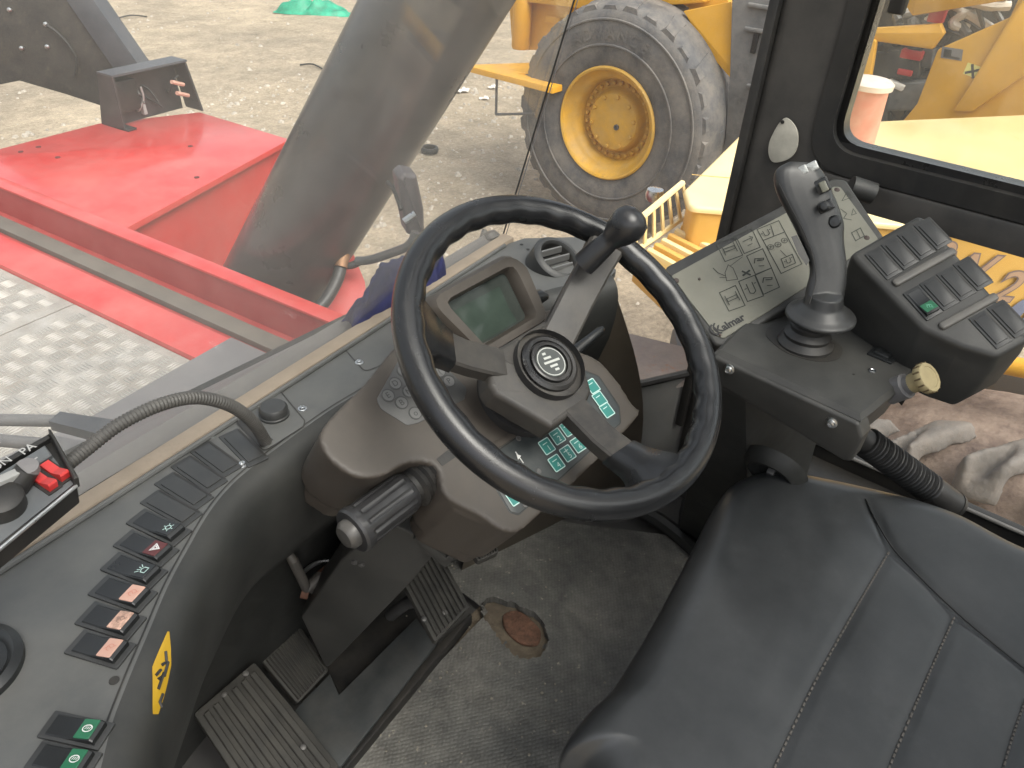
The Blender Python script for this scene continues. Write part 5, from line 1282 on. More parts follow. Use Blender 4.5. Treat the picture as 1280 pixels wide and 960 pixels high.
# pictogram plate (behind)
pTL, pTR, pBR, pBL = PD((832, 337), 1.15), PD((1052, 226), 1.20), PD((1100, 300), 1.15), PD((905, 428), 1.08)
FPp = Fr(pTL, pTR - pTL, v=pTL - pBL)
if FPp.n.dot(CAM - pTL) < 0: print('plate flipped')
bk_q = [(828, 342), (834, 332), (1042, 222), (1058, 224), (1105, 295), (1112, 310), (960, 400), (905, 434), (893, 430)]
back = obj('plate_holder', MB().prism(FPp, rc(FPp.ls(bk_q), .010, 5), -.022, .0, .005, 3), CONS, cs)
pin = [(838, 346), (1042, 234), (1050, 234), (1098, 300), (960, 390), (904, 424), (896, 420)]
plt = obj('pictogram_plate', MB().prism(FPp, rc(FPp.ls(pin), .006, 4), .0002, .0016, .0005, 1), PLATE, cs, label='grey metal plate printed with pictograms')
for q in [(845, 352), (1046, 238), (900, 420), (1083, 298), (874, 350)]:
    c = FPp.l(q); obj('plate_rivet', MB().lathe(FPp.at(c[0], c[1], .0016), [(.0045 if q[0] < 870 or q[0] > 1040 else .002, 0), (.004 if q[0] < 870 else .0018, .002), (.0001, .0024)], 12, False, False), pmat('rivet_brown', (.05, .035, .03), .6), plt)
def sq(qs): return FPp.ls(qs)
m = MB(); wz = .0020; lw_ = .0014
boxes = [[(895, 305), (917, 297), (928, 320), (906, 328)], [(919, 295), (939, 286), (950, 310), (930, 318)], [(933, 321), (953, 312), (964, 336), (944, 344)], [(944, 345), (964, 336), (974, 360), (954, 369)], [(923, 353), (943, 345), (954, 371), (934, 378)], [(899, 367), (919, 358), (931, 383), (911, 390)], [(946, 288), (973, 277), (1002, 331), (976, 343)]]
for i, b in enumerate(boxes): m.ribbon(FPp, sq(b), lw_, wz + i * .00004, True)
m.ribbon(FPp, sq([(953, 302), (981, 291)]), lw_, wz + .0004); m.ribbon(FPp, sq([(963, 283), (967, 296)]), lw_, wz + .0005)
m.ribbon(FPp, sq([(976, 325), (990, 319), (994, 330), (980, 336)]), lw_, wz + .0004, True)
for i, q in enumerate([(963, 310), (972, 307), (980, 302)]):
    c = FPp.l(q); m.ribbon(FPp.at(c[0], c[1]), [(.0045 * math.cos(k), .0045 * math.sin(k)) for k in [2 * PI * j / 12 for j in range(12)]], .0009, wz + .0006, True)
    m.ribbon(FPp.at(c[0], c[1]), [(-.002, -.002), (.002, .002)], .0008, wz + .0007); m.ribbon(FPp.at(c[0], c[1]), [(-.002, .002), (.002, -.002)], .0008, wz + .0009)
m.ribbon(FPp, sq([(975, 314), (983, 322)]), .0009, wz + .0004)
def sym(b, kind, i):
    P = [V(p) for p in sq(b)]; c = sum(P, V((0, 0))) / 4; ux = (P[1] - P[0]) * .5; uy = (P[0] - P[3]) * .5
    def q_(x, y): p = c + ux * x + uy * y; return (p.x, p.y)
    w_ = wz + .001 + i * .0001
    if kind == 'frame': m.ribbon(FPp, [q_(-.6, -.15), q_(.6, -.15), q_(.6, .15), q_(-.6, .15)], .0012, w_, True); m.ribbon(FPp, [q_(-.65, -.5), q_(-.65, .5)], .0012, w_ + .0001); m.ribbon(FPp, [q_(.65, -.5), q_(.65, .5)], .0012, w_ + .0001)
    if kind == 'arrow': m.ribbon(FPp, [q_(-.6, .1), q_(.5, .1)], .0012, w_); m.ribbon(FPp, [q_(.3, .35), q_(.65, .1), q_(.3, -.15)], .0012, w_ + .0001); m.ribbon(FPp, [q_(-.3, -.45), q_(.3, -.45)], .001, w_)
    if kind == 'boom': m.ribbon(FPp, [q_(-.6, .0), q_(-.3, .4), q_(.6, .1), q_(.5, -.05), q_(-.2, .15)], .0014, w_); m.ribbon(FPp, [q_(-.3, -.4), q_(.3, -.6)], .0012, w_)
    if kind == 'u': m.ribbon(FPp, [q_(-.35, .5), q_(-.35, -.4), q_(.0, -.55), q_(.35, -.4), q_(.35, .5)], .0013, w_); m.ribbon(FPp, [q_(-.75, .1), q_(-.5, .1)], .0012, w_); m.ribbon(FPp, [q_(.75, .3), q_(.5, .3)], .0012, w_)
for i, (b, k) in enumerate(zip(boxes, ['frame', 'arrow', 'boom', 'boom', 'u', 'frame'])): sym(b, k, i)
sym([(976, 325), (990, 319), (994, 330), (980, 336)], 'u', 7); sym([(946, 290), (963, 283), (967, 296), (953, 302)], 'u', 8)
# little joystick drawing with leader lines, cross
m.ribbon(FPp, sq([(910, 332), (906, 342), (908, 352), (922, 350), (916, 336)]), .001, wz, True); m.ribbon(FPp, sq([(912, 334), (928, 322)]), .0008, wz + .0002); m.ribbon(FPp, sq([(906, 346), (897, 342), (891, 336)]), .0012, wz + .0003); m.ribbon(FPp, sq([(908, 348), (899, 348)]), .001, wz + .0003)
m.ribbon(FPp, sq([(927, 340), (938, 345)]), .003, wz + .0003); m.ribbon(FPp, sq([(928, 346), (937, 339)]), .003, wz + .0005)
obj('pictogram', m, pmat('ink_grey', (.035, .037, .03), .6, bump=0), plt, smooth=False, kind='stuff'); m = MB()
m.ribbon(FPp, sq([(1052, 252), (1059, 240), (1066, 247)]), .0012, wz, True); m.ribbon(FPp, sq([(1058, 244), (1059, 247)]), .0012, wz + .0002)
m.ribbon(FPp, sq([(1050, 262), (1058, 268), (1054, 274), (1064, 276)]), .0012, wz); m.ribbon(FPp, sq([(1066, 262), (1070, 268), (1064, 270)]), .001, wz, True)
m.ribbon(FPp, sq([(1064, 292), (1075, 286), (1080, 296), (1069, 302)]), .0014, wz, True); m.ribbon(FPp, sq([(1070, 289), (1075, 299)]), .001, wz + .0002)
obj('pictogram', m, pmat('ink_grey', (.07, .075, .06)), plt, smooth=False, kind='stuff')
# maker's name
c = FPp.l((912, 406)); obj('maker_name', text_mesh('Kalmar', .0165, FPp.at(*c), .0022, bold=.0006), INK, plt, smooth=False)
m = MB(); c = FPp.l((894, 413))
for k in range(2): m.ribbon(FPp.at(c[0] + .005 * k - .002, c[1] + .0), [(.006 - .010 * math.sin(t), .010 * math.cos(t)) for t in [.35 + j * .24 for j in range(11)]], .003 if k == 0 else .0024, .0022)
obj('maker_logo', m, INK, plt, smooth=False)
# knob behind the plate
kp_ = PD((1078, 233), 1.28); obj('clamp_knob', MB().tube([kp_ - CR * .02 + CD * .0, kp_ + CR * .018 + CD * .012], .018, 18), CONS, cs)

# switch pad
c0 = PD((1150, 350), 1.0)
uP = (PD((1150, 270), 1.05) - PD((1062, 318), 1.05)).normalized(); dP = (PD((1280, 424), .955) - PD((1150, 270), 1.05)).normalized()
FQ = Fr(c0, uP, v=-dP)
face_q = [(1060, 318), (1148, 268), (1158, 272), (1290, 424), (1246, 448), (1200, 434), (1152, 412)]
fp2 = FQ.ls(face_q)
face = rc([(*fp2[0], .012), (*fp2[1], .012), (*fp2[2], .008), (*fp2[3], .01), (*fp2[4], .015), (*fp2[5], .02), (*fp2[6], .02)], .012, 5)
A_ = ccw(face)
low_q = [(x * .9, y * .9) for x, y in A_]
Ls = []
dn_ = FQ.n
cx_ = sum(p[0] for p in A_) / len(A_); cy_ = sum(p[1] for p in A_) / len(A_)
for dz_, s_, wv_ in [(-.085, .80, -.02), (-.060, .93, -.014), (-.014, 1.0, -.010), (0, 1.0, -.008)]:
    Ls.append([FQ.p(cx_ + (x - cx_) * s_, cy_ + (y - cy_) * s_, wv_) + V((0, 0, dz_)) for x, y in A_])
for k in range(1, 4):
    a = k / 3 * PI / 2; q = inset(A_, .008 * (1 - math.cos(a))); Ls.append([FQ.p(x, y, -.008 + .008 * math.sin(a)) for x, y in q])
pad_o = obj('switch_pad', MB().loops(Ls, True, True), CONS, cs, sharp=50, label='moulded pad of blank switch plugs')
neck = [V((*FB.l(q), ZB - .02)) for q in [(1075, 345), (1110, 420), (1150, 455), (1165, 400), (1110, 330)]]
obj('pad_neck', MB().loops([[p + V((0, 0, -.05)) for p in neck], [FQ.p(x, y, -.06) for x, y in [FQ.l((1085, 345)), FQ.l((1125, 400)), FQ.l((1175, 430)), FQ.l((1190, 390)), FQ.l((1120, 320))]]], True, True), CONS, pad_o)
def padplug(q, par, rock=False):
    c = FQ.l(q); F = Fr(FQ.p(c[0], c[1], 0), -FQ.v, v=FQ.u)
    if rock: return rocker(F, par, .046, .0235, GREENK, icon_wave, pmat('lens_print_green', (.2, .5, .35), .5, bump=0))
    return blank(F, par, .046, .0232)
c1, c4 = V(FQ.l((1104, 329))), V(FQ.l((1166, 292)))
for k in range(4):
    p = c1 + (c4 - c1) * k / 3; F = Fr(FQ.p(p.x, p.y, 0), -FQ.v, v=FQ.u); blank(F, pad_o, .047, .0236)
c1, c4 = V(FQ.l((1153, 379))), V(FQ.l((1216, 342)))
for k in range(4):
    p = c1 + (c4 - c1) * k / 3; F = Fr(FQ.p(p.x, p.y, 0), -FQ.v, v=FQ.u)
    if k == 0: rocker(F, pad_o, .047, .0236, GREENK, icon_wave, pmat('lens_print_green', (.2, .5, .35), .5, bump=0))
    else: blank(F, pad_o, .047, .0236)
c1, c4 = V(FQ.l((1238, 412))), V(FQ.l((1262, 398)))
for k in range(2):
    p = c1 + (c4 - c1) * k * .95; F = Fr(FQ.p(p.x, p.y, 0), -FQ.v, v=FQ.u); blank(F, pad_o, .050, .0236)
for qa, qb in [((1116, 356), (1193, 313)), ((1174, 410), (1246, 370))]:
    a, b = V(FQ.l(qa)), V(FQ.l(qb)); d = (b - a).normalized(); n2 = V((-d.y, d.x)) * .0058
    pts = rc([tuple(a + n2), tuple(a - n2), tuple(b - n2), tuple(b + n2)], .0056, 4)
    obj('divider_bar', MB().prism(FQ, pts, .0002, .0045, .003, 3), pmat('divider_grey', (.07, .068, .064), .45, dust=.3), pad_o)
# rocker, key dot, stop button on the console top
c = FB.l((1103, 445)); F = Fr((c[0], c[1], ZB), FFp.u, n=(0, 0, 1))
ts = obj('toggle_frame', MB().prism(F, rect(-.017, -.013, .017, .013, .002, 3), .0002, .003, .001, 2), SWB, cs)
obj('toggle', MB().prism(F, rect(-.011, -.009, .010, .009, .0015, 2), .003, .007, .002, 2), SWB, ts)
c = FB.l((1090, 464)); obj('key_lamp', MB().lathe(Fr((c[0], c[1], ZB), (1, 0, 0), (0, 1, 0)), [(.005, .0003), (.005, .0015), (.0035, .002), (.0025, .0012), (.0001, .0012)], 16, False, False), STEEL, cs)
c = FB.l((1067, 468)); obj('hole', MB().lathe(Fr((c[0], c[1], ZB), (1, 0, 0), (0, 1, 0)), [(.0018, .0004), (.0018, .0008), (.0001, .0008)], 8, False, False), BLK, cs)
sb0 = V((*FB.l((1128, 484)), ZB)) ; sb1 = PD((1158, 470), .93)
sbd = (V(sb1) - sb0).normalized()
sb0 = PD((1128, 484), .985); sb1 = PD((1160, 472), .955); sbd = (sb1 - sb0).normalized()
FSB = Fr(sb0, sbd.orthogonal(), n=sbd); lsb = (sb1 - sb0).length
stp = obj('stop_collar', MB().lathe(FSB, [(.0165, -.02), (.0165, .006), (.013, .008), (.0125, lsb * .45)], 28, False, True), pmat('collar_grey', (.10, .10, .105), .4, dust=.3), cs)
m = MB(); sg = 60
Ls = [[FSB.p(r * math.cos(2 * PI * k / sg), r * math.sin(2 * PI * k / sg), t) for k in range(sg)] for r, t in [(.0125, lsb * .35), (.013, lsb * .7), (.0185, lsb * .78), (.0198, lsb * .88), (.0198, lsb * 1.02), (.0185, lsb * 1.08), (.014, lsb * 1.09), (.0135, lsb * 1.07), (.006, lsb * 1.08), (.0001, lsb * 1.08)]]
stb = obj('stop_button', MB().loops(Ls, True, False), FOAM, cs, label='grimy beige mushroom stop button')
for k in range(14):
    a = 2 * PI * k / 14; obj('grip_notch', MB().box(Fr(FSB.p(.0193 * math.cos(a), .0193 * math.sin(a), lsb * .95), FSB.n, n=FSB.u * math.cos(a) + FSB.v * math.sin(a)), -.004, -.001, -.001, .004, .001, .0012), pmat('notch_brown', (.10, .07, .035), .8), stb)

# joystick
js = thing('joystick', 'black joystick grip with thumb buttons standing in a rubber bellows', 'joystick', V((*FB.l((1006, 432)), ZB)))
jc = V(FB.l((1006, 430))); FJ = FB.at(jc.x, jc.y)
hp = [V(FB.l(q)) for q in [(957, 417), (966, 405), (990, 404), (1020, 412), (1048, 430), (1053, 440), (1045, 450), (1020, 452), (985, 442), (965, 428)]]
hpo = [(p.x, p.y) for p in crom([(p.x, p.y, 0) for p in hp], 4, True)]
obj('socket', MB().prism(FB, hpo, .0002, .0006), BLK, js)
rj = .037
jt = V((*FB.l((1008, 438)), ZB))
jtop = PD((1020, 395), (jt - CAM).dot(CF) - .012)
axj = (jtop - jt).normalized(); axj = (axj * .3 + V((0, 0, 1)) * .7).normalized()
FJ2 = Fr(V((jc.x, jc.y, ZB)) , (1, 0, 0), n=axj)
obj('bellows', MB().lathe(FJ2, [(rj, -.003), (rj, .004), (rj * .82, .012), (rj * .84, .017), (rj * .66, .024), (rj * .68, .030), (rj * .52, .036), (rj * .5, .05)], 36, False, False), BLK, js)
# grip: lofted sections following the photograph's outline, thickness from the hand
dj = (V((jc.x, jc.y, ZB)) - CAM).dot(CF) - .02
nG = (CAM - PD((1020, 320), dj)).normalized()
sec_q = [((1004, 380), (1050, 398), .018, 0), ((1008, 358), (1054, 378), .020, -.002), ((1012, 340), (1058, 352), .020, -.004), ((1008, 318), (1058, 326), .021, -.006), ((996, 292), (1055, 300), .0225, -.008), ((984, 268), (1055, 280), .024, -.010), ((972, 245), (1049, 260), .025, -.012), ((967, 226), (1040, 238), .025, -.014), ((971, 212), (1030, 217), .023, -.016), ((986, 203), (1020, 205), .016, -.018)]
Ls = []
for (ql, qr, th, off) in sec_q:
    a, b = PD(ql, dj + off), PD(qr, dj + off); c = (a + b) / 2; h = (b - a) / 2
    sec_n = 28; ring_ = []
    for k in range(sec_n):
        t = 2 * PI * k / sec_n; cx2, sy2 = math.cos(t), math.sin(t)
        e = .58
        x = math.copysign(abs(cx2) ** e, cx2); y = math.copysign(abs(sy2) ** e, sy2)
        ring_.append(c + h * x + nG * th * y)
    Ls.append(ring_)
dense = []
for j in range(len(Ls[0])): dense.append(crom([s_[j] for s_ in Ls], 4))
GRIPM = pmat('grip_black', (.017, .0175, .018), .38, var=.12, bump=.1, bs=1200, dust=.25, dcol=(.14, .14, .13))
gm = MB().loops([[dense[j][i] for j in range(len(dense))] for i in range(len(dense[0]))], True, True)
cF = PD((1026, 393), dj); FFl = Fr(cF, CR, n=(V((0, 0, 1)) * .97 + CR * -.12).normalized())
gm.lathe(FFl, [(.0001, .034), (.021, .030), (.026, .016), (.036, .006), (.045, .001), (.046, -.003), (.041, -.006), (.018, -.010), (.016, -.022), (.0001, -.022)], 48, False, False)
gr = remeshed('grip', gm, GRIPM, js, .0013, 3, .5, label='black moulded grip with hand rest collar')
FG2 = Fr(PD((1020, 240), dj - .036), (PD((1046, 284), dj - .03) - PD((1010, 205), dj - .036)), n=nG)
def jbtn(q, sx_, sy_, mat, h=.006, r=.002, off=-.030, name='thumb_button'):
    p = PD(q, dj + off - .006); FF = Fr(p, FG2.u, n=nG); return obj(name, MB().prism(FF, rect(-sx_, -sy_, sx_, sy_, r, 4), -.016, h, .002, 3), mat, js)
SILV = pmat('worn_silver', (.36, .37, .36), .4, metal=.4, var=.35, vs=160)
jbtn((1001, 214), .006, .0085, SILV, .001); jbtn((1014, 209), .006, .0085, SILV, .001)
b = jbtn((1024, 234), .0095, .013, SWB, .002); p = PD((1028, 234), dj - .045)
obj('rocker_ridge', MB().box(Fr(p, FG2.u, n=nG), -.007, -.003, -.01, .007, .006, .006, .002), pmat('ridge_olive', (.14, .14, .11), .4), b)
b = jbtn((1032, 258), .007, .010, SWB, .002); obj('rocker_ridge', MB().lathe(Fr(PD((1030, 258), dj - .042), FG2.u, n=nG), [(.007, -.01), (.007, .004), (.004, .007), (.0001, .0075)], 16, False, False), SWB, b)
obj('thumb_button', MB().lathe(Fr(PD((1043, 277), dj - .030), FG2.u, n=nG), [(.0085, -.012), (.0085, .003), (.006, .006), (.0001, .0065)], 20, False, False), SWB, js)
a = [PD(q, dj - .02) for q in [(989, 296), (998, 318), (1008, 332), (1012, 326), (1004, 308), (996, 294)]]
obj('trigger', MB().loops([[p + nG * -.008 for p in a], [p + nG * .008 for p in a]]), BLK, js)
sm = [PD(q, dj + o_) + nG * t_ for q, o_, t_ in [((975, 232), -.014, .0275), ((990, 262), -.011, .0265), ((1006, 292), -.009, .0245), ((1016, 320), -.006, .0232), ((1020, 350), -.003, .0222), ((1012, 378), 0, .0245)]]
obj('grip_seam', MB().tube(crom(sm, 6), .0006, 6), BLK, js)

# ------------------------------------------------------------------ corrugated hose lower right
ho_ = thing('corrugated_duct', 'black corrugated duct under the console above the sill', 'hose', PD((1140, 595), 1.25))
a, b = PD((1082, 552), 1.16), PD((1192, 632), 1.22); n_ = 220
pth = [lerp(a, b, t / n_) for t in range(n_ + 1)]
rad = []
for t in range(n_ + 1):
    s_ = t / n_; rr2 = .0215
    if s_ < .72: rr2 += .0028 * math.sin(s_ * 2 * PI * 30)
    else: rr2 = .0225
    if s_ > .985: rr2 = .0205
    rad.append(rr2)
obj('tube', MB().tube(pth, rad, 24), HOSE if False else HOSEB, ho_, sharp=80)
obj('end_cap', MB().tube([lerp(a, b, .975), lerp(a, b, 1.012)], [.0236, .0225], 24), HOSEB, ho_)
obj('mount', MB().tube([a + (a - b) * .0, a + (a - b) * .25], .019, 20), BLK, ho_)

# ------------------------------------------------------------------ seat
se = thing('driver_seat', 'black vinyl driver seat cushion with stitched seams', 'seat', (.70, -.1, 0))
ZS = .50; ZE = .455
out_px = [(701, 940), (728, 898), (758, 868), (786, 826), (822, 765), (860, 694), (890, 636), (917, 607), (960, 596), (1010, 602), (1085, 618), (1180, 648), (1290, 700)]
op = [PZ(q, ZE) for q in out_px]
op = [V((p.x, p.y, 0)) for p in op]
last = op[-1]; op += [last + V((.06, -.20, 0)), V((last.x + .06, -.48, 0)), V((.70, -.52, 0)), V((.44, -.48, 0)), V((.39, -.30, 0)), V((.392, .0, 0)), V((.396, .12, 0)), V((op[0].x + .002, op[0].y - .03, 0))]
ol = crom(op, 10, True)
sc = V((.70, -.12, 0))
seam1 = [PZ(q, ZS) for q in [(1084, 620), (1096, 645), (1118, 680), (1150, 714), (1195, 758), (1240, 797), (1290, 838), (1350, 885)]]
st1 = [PZ(q, ZS) for q in [(1113, 686), (1070, 760), (1020, 850), (968, 960), (920, 1070)]]
st2 = [PZ(q, ZS) for q in [(1195, 768), (1165, 835), (1135, 905), (1112, 962), (1080, 1060)]]
st3 = [PZ(q, ZS) for q in [(1285, 870), (1272, 905), (1258, 950), (1240, 1020)]]
s1d, t1d, t2d, t3d = crom(seam1, 8), crom(st1, 8), crom(st2, 8), crom(st3, 8)
def dpoly(p, P):
    best = 9
    for i in range(len(P) - 1):
        a, b = P[i], P[i + 1]; dx, dy = b.x - a.x, b.y - a.y; ll = dx * dx + dy * dy
        t = 0 if ll == 0 else max(0, min(1, ((p.x - a.x) * dx + (p.y - a.y) * dy) / ll))
        d = math.hypot(p.x - a.x - dx * t, p.y - a.y - dy * t)
        if d < best: best = d
    return best
RB = .062
def seat_z(p, d):
    z = ZS
    if d < RB: z = ZS - .062 * (1 - math.sqrt(max(0, 1 - ((RB - d) / RB) ** 2)))
    dd = dpoly(p, s1d); z -= .0042 * math.exp(-(dd / .006) ** 2) + .004 * math.exp(-(dd / .03) ** 2)
    for P in (t1d, t2d, t3d):
        dd = dpoly(p, P); z -= .0026 * math.exp(-(dd / .007) ** 2) + .0035 * math.exp(-(dd / .035) ** 2)
    z += .004 * noise.noise(V((p.x * 6, p.y * 6, 4)))
    return z
m = MB(); NR = 90; NA = len(ol)
Ls = []
for k in range(NR + 1):
    s_ = 1 - k / NR * .995; row = []
    for q in ol:
        p = sc + (q - sc) * s_
        d = (q - sc).length * (1 - s_)
        row.append(V((p.x, p.y, seat_z(p, d))))
    Ls.append(row)
und = [[V((p.x + (sc.x - p.x) * f_, p.y + (sc.y - p.y) * f_, z)) for p in ol] for f_, z in ((.10, .33), (.03, .35), (.004, .385), (0, .415))]
cu = obj('cushion', MB().loops(und + Ls, True, True), SEAT, se, sharp=75, label='black vinyl cushion with curved side bolster')
pip = [V((p.x, p.y, ZS - .0052 + .004 * noise.noise(V((p.x * 6, p.y * 6, 4))))) for p in s1d]
obj('seam_groove', MB().tube(pip, .0014, 6), BLK, cu)
m = MB()
for P in (t1d, t2d, t3d):
    # resample into stitches
    d = 0; i = 0; pts = []
    for i in range(len(P) - 1):
        a, b = P[i], P[i + 1]; n_ = max(1, int((b - a).length / .0058))
        for k in range(n_): pts.append(lerp(a, b, k / n_))
    for i in range(0, len(pts) - 1):
        a, b = pts[i], lerp(pts[i], pts[i + 1], .62); z = ZS - .0045 + .004 * noise.noise(V((a.x * 6, a.y * 6, 4)))
        dd = (b - a).normalized(); nn2 = V((-dd.y, dd.x, 0)) * .0013
        m.loops([[V((a.x, a.y, z)) - nn2, V((a.x, a.y, z)) + nn2, V((a.x, a.y, z + .0012)) + nn2 * .5, V((a.x, a.y, z + .0012)) - nn2 * .5], [V((b.x, b.y, z)) - nn2, V((b.x, b.y, z)) + nn2, V((b.x, b.y, z + .0012)) + nn2 * .5, V((b.x, b.y, z + .0012)) - nn2 * .5]])
obj('stitching', m, STITCH, cu, smooth=False, kind='stuff')
obj('suspension_base', MB().box(WF, .46, -.42, .02, .94, .10, .34, .02), BLK, se)
obj('backrest', MB().prism(Fr((.70, -.50, .46), (1, 0, 0), v=(0, -.22, 1)), rect(-.27, 0, .27, .62, .08, 8), -.06, .06, .04, 4), SEAT, se)

# ------------------------------------------------------------------ pedals and pedal plate
PEDM = pmat('pedal_rubber', (.032, .031, .028), .65, var=.25, vs=20, bump=.2, bs=300, dust=.4, dcol=(.085, .077, .062), ds=20)
def pedal(name, lab, qs, d, tilt, nr, rib_w, par=None, bolts=(), th=.012, rfrac=(.05, .95)):
    c = PD(((qs[0][0] + qs[2][0]) / 2, (qs[0][1] + qs[2][1]) / 2), d)
    F = Fr(c, (1, .02, 0), v=(0, math.cos(tilt), math.sin(tilt)))
    P = [V(p) for p in F.ls(qs)]         # order: far-left, far-right, near-right, near-left
    t = thing(name, lab, 'pedal', c)
    body = obj('tread_pad', MB().prism(F, rc([tuple(p) for p in P], .006, 3), -th, 0, .002, 2), PEDM, t)
    for k in range(nr):
        s_ = rfrac[0] + (rfrac[1] - rfrac[0]) * (k + .5) / nr; h = rib_w / 2 / max((P[1] - P[0]).length, 1e-6)
        q = [lerp(P[0], P[1], s_ - h), lerp(P[0], P[1], s_ + h), lerp(P[3], P[2], s_ + h), lerp(P[3], P[2], s_ - h)]
        q = [lerp(q[0], q[3], .06), lerp(q[1], q[2], .06), lerp(q[2], q[1], .04), lerp(q[3], q[0], .04)]
        obj('rib', MB().prism(F, [tuple(x) for x in q], .0002, .0062, .0014, 1), PEDM, body)
    for q in bolts:
        b_ = F.l(q, .003); obj('pad_bolt', MB().lathe(F.at(b_[0], b_[1], .001), [(.005, 0), (.005, .004), (.003, .005)], 8, False, True), DARKST, body)
    arm_ = V((c.x, c.y, c.z)); obj('pedal_stem', MB().tube([c - F.n * .012, c - F.n * .08 + V((0, .05, -.01)), V((c.x, c.y + .12, max(c.z - .16, .02)))], .012, 10), DARKST, t)
    return t
pedal('brake_pedal', 'wide black brake pedal with coarse lengthwise ribs left of the column foot', [(242, 892), (318, 827), (425, 958), (340, 1040)], 1.22, math.radians(16), 6, .010, bolts=((307, 842), (281, 869), (379, 934)))
pedal('inching_pedal', 'small dark pedal with fine ribs right next to the coarse ribbed brake pedal', [(327, 826), (374, 780), (411, 838), (372, 880)], 1.38, math.radians(24), 12, .0032, rfrac=(.04, .96))
pedal('throttle_pedal', 'ribbed dark accelerator pedal on the floor right of the column foot', [(503, 726), (546, 682), (587, 758), (544, 804)], 1.34, math.radians(18), 8, .0050, bolts=((530, 774), (556, 766)))
pedal('small_foot_plate', 'narrow pale ribbed foot plate beyond the accelerator under the column housing', [(572, 664), (604, 640), (624, 690), (598, 702)], 1.33, math.radians(15), 7, .0032)
# plate with slot under the pedals
pp = thing('pedal_plate', 'flat grey pedal base plate with an open black slot', 'plate', PZ((470, 860), .02))
FPl = zf(.035)
PLM = pmat('pedal_plate_metal', (.038, .042, .043), .5, var=.3, vs=14, bump=.1, bs=200, dust=.3, dcol=(.12, .11, .095), ds=20)
obj('front_strip', MB().prism(FPl, FPl.ls([(364, 892), (412, 842), (424, 868), (520, 772), (545, 805), (426, 958), (410, 955)]), -.02, 0, .002, 2), PLM, pp)
obj('front_edge', MB().prism(FPl, FPl.ls([(426, 958), (545, 806), (588, 764), (590, 768), (430, 962)]), -.03, -.004, .002, 2), BLK, pp)
obj('slot_well', MB().prism(zf(.004), zf(.004).ls([(380, 840), (500, 710), (540, 790), (425, 900)]), 0, .002), BLK, pp)

# ------------------------------------------------------------------ radio / PA box on the ledge with its conduit
ra = thing('siren_control_box', 'black siren control box with two red rocker switches on the window ledge', 'control box', PZ((40, 640), .72))
ZR = .85
Fb = Fr(PZ((60, 600), ZR), PZ((98, 606), ZR) - PZ((0, 674), ZR), n=(-.0, -.25, 1))
fq = [(-120, 655), (64, 548), (97, 608), (-60, 735)]
fpol = Fb.ls(fq)
RBX = pmat('radio_face', (.085, .092, .096), .45, var=.1, bump=.08, dust=.25, dcol=(.22, .21, .2))
bx_o = obj('case', MB().prism(Fb, rc(fpol, .003, 3), -.02, 0, .0015, 2), BLK, ra)
obj('face', MB().prism(Fb, Fb.ls([(-120, 666), (58, 561), (92, 606), (-60, 728)]), .0002, .001), RBX, bx_o)
obj('top_strip', MB().prism(Fb, Fb.ls([(-120, 672), (57, 562), (66, 574), (-110, 690)]), .001, .006, .001, 1), RBX, bx_o)
obj('hood_lip', MB().prism(Fb, Fb.ls([(-120, 652), (62, 548), (64, 553), (-118, 660)]), .0, .0065, .001, 1), BLK, bx_o)
obj('right_cheek', MB().prism(Fb, Fb.ls([(62, 547), (66, 549), (100, 608), (94, 610)]), .0, .012, .001, 1), BLK, bx_o)
obj('chrome_edge', MB().tube([Fb.p(*Fb.l((96, 609)), .002), Fb.p(*Fb.l((-40, 722)), .002)], .0016, 8), STEEL, bx_o)
obj('face_line', MB().ribbon(Fb, Fb.ls([(-100, 690), (48, 578)]), .0012, .0064), PALE, bx_o, smooth=False)
ut = Fb.at(*Fb.l((36, 568)), .0062); obj('face_letters', text_mesh('PA', .010, ut, .0004, bold=.0001), PALE, bx_o, smooth=False)
ut = Fb.at(*Fb.l((3, 587)), .0062); obj('face_letters', text_mesh('ON', .010, ut, .0004), PALE, bx_o, smooth=False)
ut = Fb.at(*Fb.l((28, 634)), .0014); obj('face_letters', text_mesh('S1', .009, ut, .0004), PALE, bx_o, smooth=False)
def redsw(qc, par):
    c = Fb.l(qc); F = Fr(Fb.p(c[0], c[1], .0012), -Fb.v, v=Fb.u)
    b_ = obj('switch_slot', MB().prism(F, rect(-.014, -.0062, .014, .0062, .001, 2), .0, .001), BLK, par)
    pr = [(-.0115, 0), (-.011, .004), (.001, .0035), (.0105, .0088), (.0118, .0072), (.0118, 0)]
    obj('red_rocker', MB().loops([[F.p(x, -.0037, z) for x, z in pr], [F.p(x, .0037, z) for x, z in pr]], True, True), REDK, b_, sharp=25)
redsw((54, 604), bx_o); redsw((69, 592), bx_o)
kc = Fb.p(*Fb.l((28, 612)), .0); kd = Fb.n
obj('toggle_stem', MB().tube([Fb.p(*Fb.l((18, 614)), .002), Fb.p(*Fb.l((38, 603)), .016)], [.010, .0085], 16), BLK, bx_o)
obj('toggle_tip', MB().lathe(Fr(Fb.p(*Fb.l((38, 602)), .016), Fb.u, n=Fb.n + Fb.u * .3), [(.0085, -.003), (.008, .003), (.0001, .004)], 16), GREYP, bx_o)
obj('selector_knob', MB().lathe(Fb.at(*Fb.l((2, 634)), .001), [(.017, 0), (.016, .012), (.012, .015), (.0001, .015)], 28, False, False), BLK, bx_o)
obj('selector_pointer', MB().box(Fb.at(*Fb.l((8, 618)), .014, -.2), -.022, -.0035, 0, .012, .0035, .006, .001), pmat('pointer_grey', (.25, .25, .24), .5), bx_o)
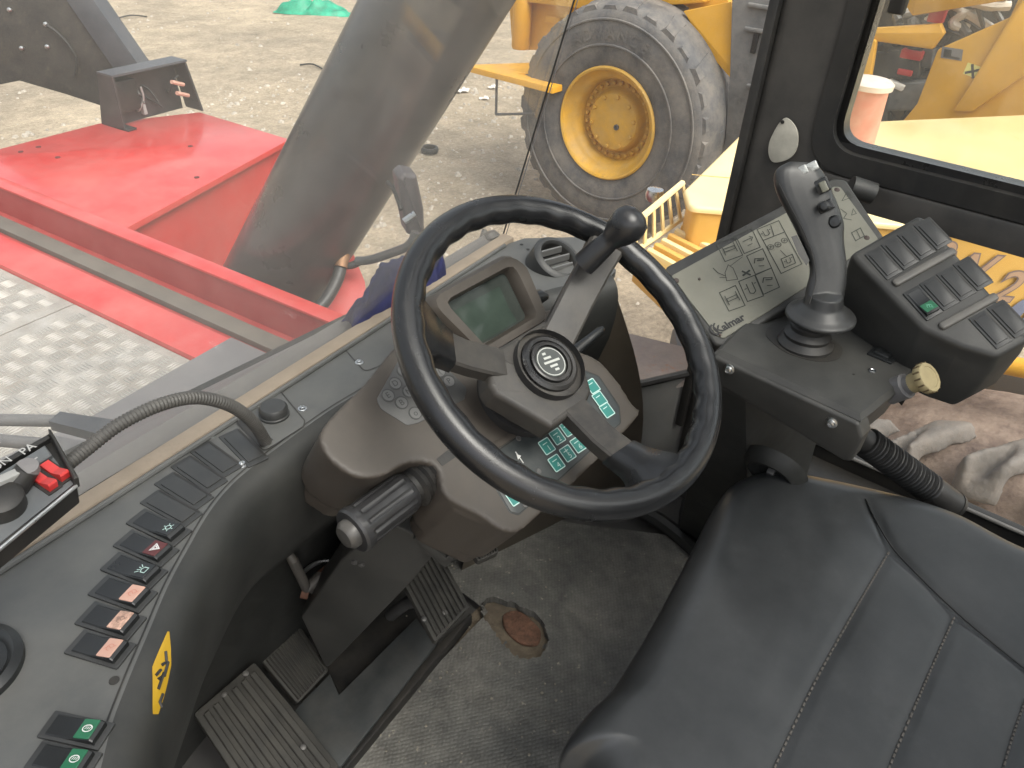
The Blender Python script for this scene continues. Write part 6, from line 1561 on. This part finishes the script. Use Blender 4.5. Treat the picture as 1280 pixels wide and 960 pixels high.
obj('bracket', MB().box(Fr(Fb.p(*Fb.l((-115, 680)), -.021), Fb.u, n=(0, 0, 1)), -.03, -.004, -.125, .012, .004, .0, .001), BLK, ra)
# conduit
cd = thing('corrugated_conduit', 'thin grey corrugated conduit arching from control box to dashboard', 'conduit', PZ((335, 555), ZDASH))
ctl = [(82, 582), (110, 560), (150, 530), (200, 506), (246, 497), (288, 507), (316, 528), (333, 552)]
end = PZ((333, 553), ZDASH); d_end = (end - CAM).dot(CF); st_ = Fb.p(*Fb.l((82, 582)), -.02); d_st = (st_ - CAM).dot(CF)
P_ = []
for i, q in enumerate(ctl):
    t = i / (len(ctl) - 1); P_.append(PD(q, lerp(d_st, d_end, t) - .03 * math.sin(PI * t)))
P_[-1] = end - V((0, 0, .003)); P_.append(end - V((-.003, .004, .03)))
pth = crom(P_, 60); rad = []; acc = 0
for i, p in enumerate(pth):
    if i: acc += (p - pth[i - 1]).length
    rad.append(lerp(.0056, .0068, i / len(pth)) + .0006 * math.sin(acc / .0036 * 2 * PI))
# even out: resample finely
obj('tube', MB().tube(pth, rad, 14), HOSE, cd, sharp=80)

# ------------------------------------------------------------------ blue rag on the ledge
rg = MB()
q0, q1 = PZ((438, 410), .706), PZ((556, 346), .706)
dr = (q1 - q0); Lr = dr.length; dr.normalize(); bkr = V((-dr.y, dr.x, 0))
def rag(a, b):
    env = (math.sin(PI * min(a * 1.0, 1)) ** .55) * (1 - .55 * max(0, (a - .5) * 2)) if a < .82 else (.42 + .5 * math.exp(-((a - .93) / .035) ** 2)) * (1 if a < .985 else .3)
    ang = b * PI
    hgt = .062 * env * math.sin(ang) * (1 + .35 * noise.noise(V((a * 6, b * 3, 1)))) 
    wid = .030 * math.cos(ang) * (1 + .3 * noise.noise(V((a * 5, b * 4, 8)))) 
    fold = .005 * math.sin(a * 15 + b * 5) * math.sin(ang) * env
    fold += .006 * noise.noise(V((a * 16, b * 9, 3))) * math.sin(ang)
    return q0 + dr * (Lr * a + .01 * math.sin(b * 5)) + bkr * (.004 + wid * .6 + fold) + V((0, 0, hgt + fold * .6))
rg.grid(rag, 90, 26)
tag(obj('blue_rag', rg, BLUE, sharp=80), 'crumpled dark blue cloth lying on the window ledge behind the wheel', 'cloth')
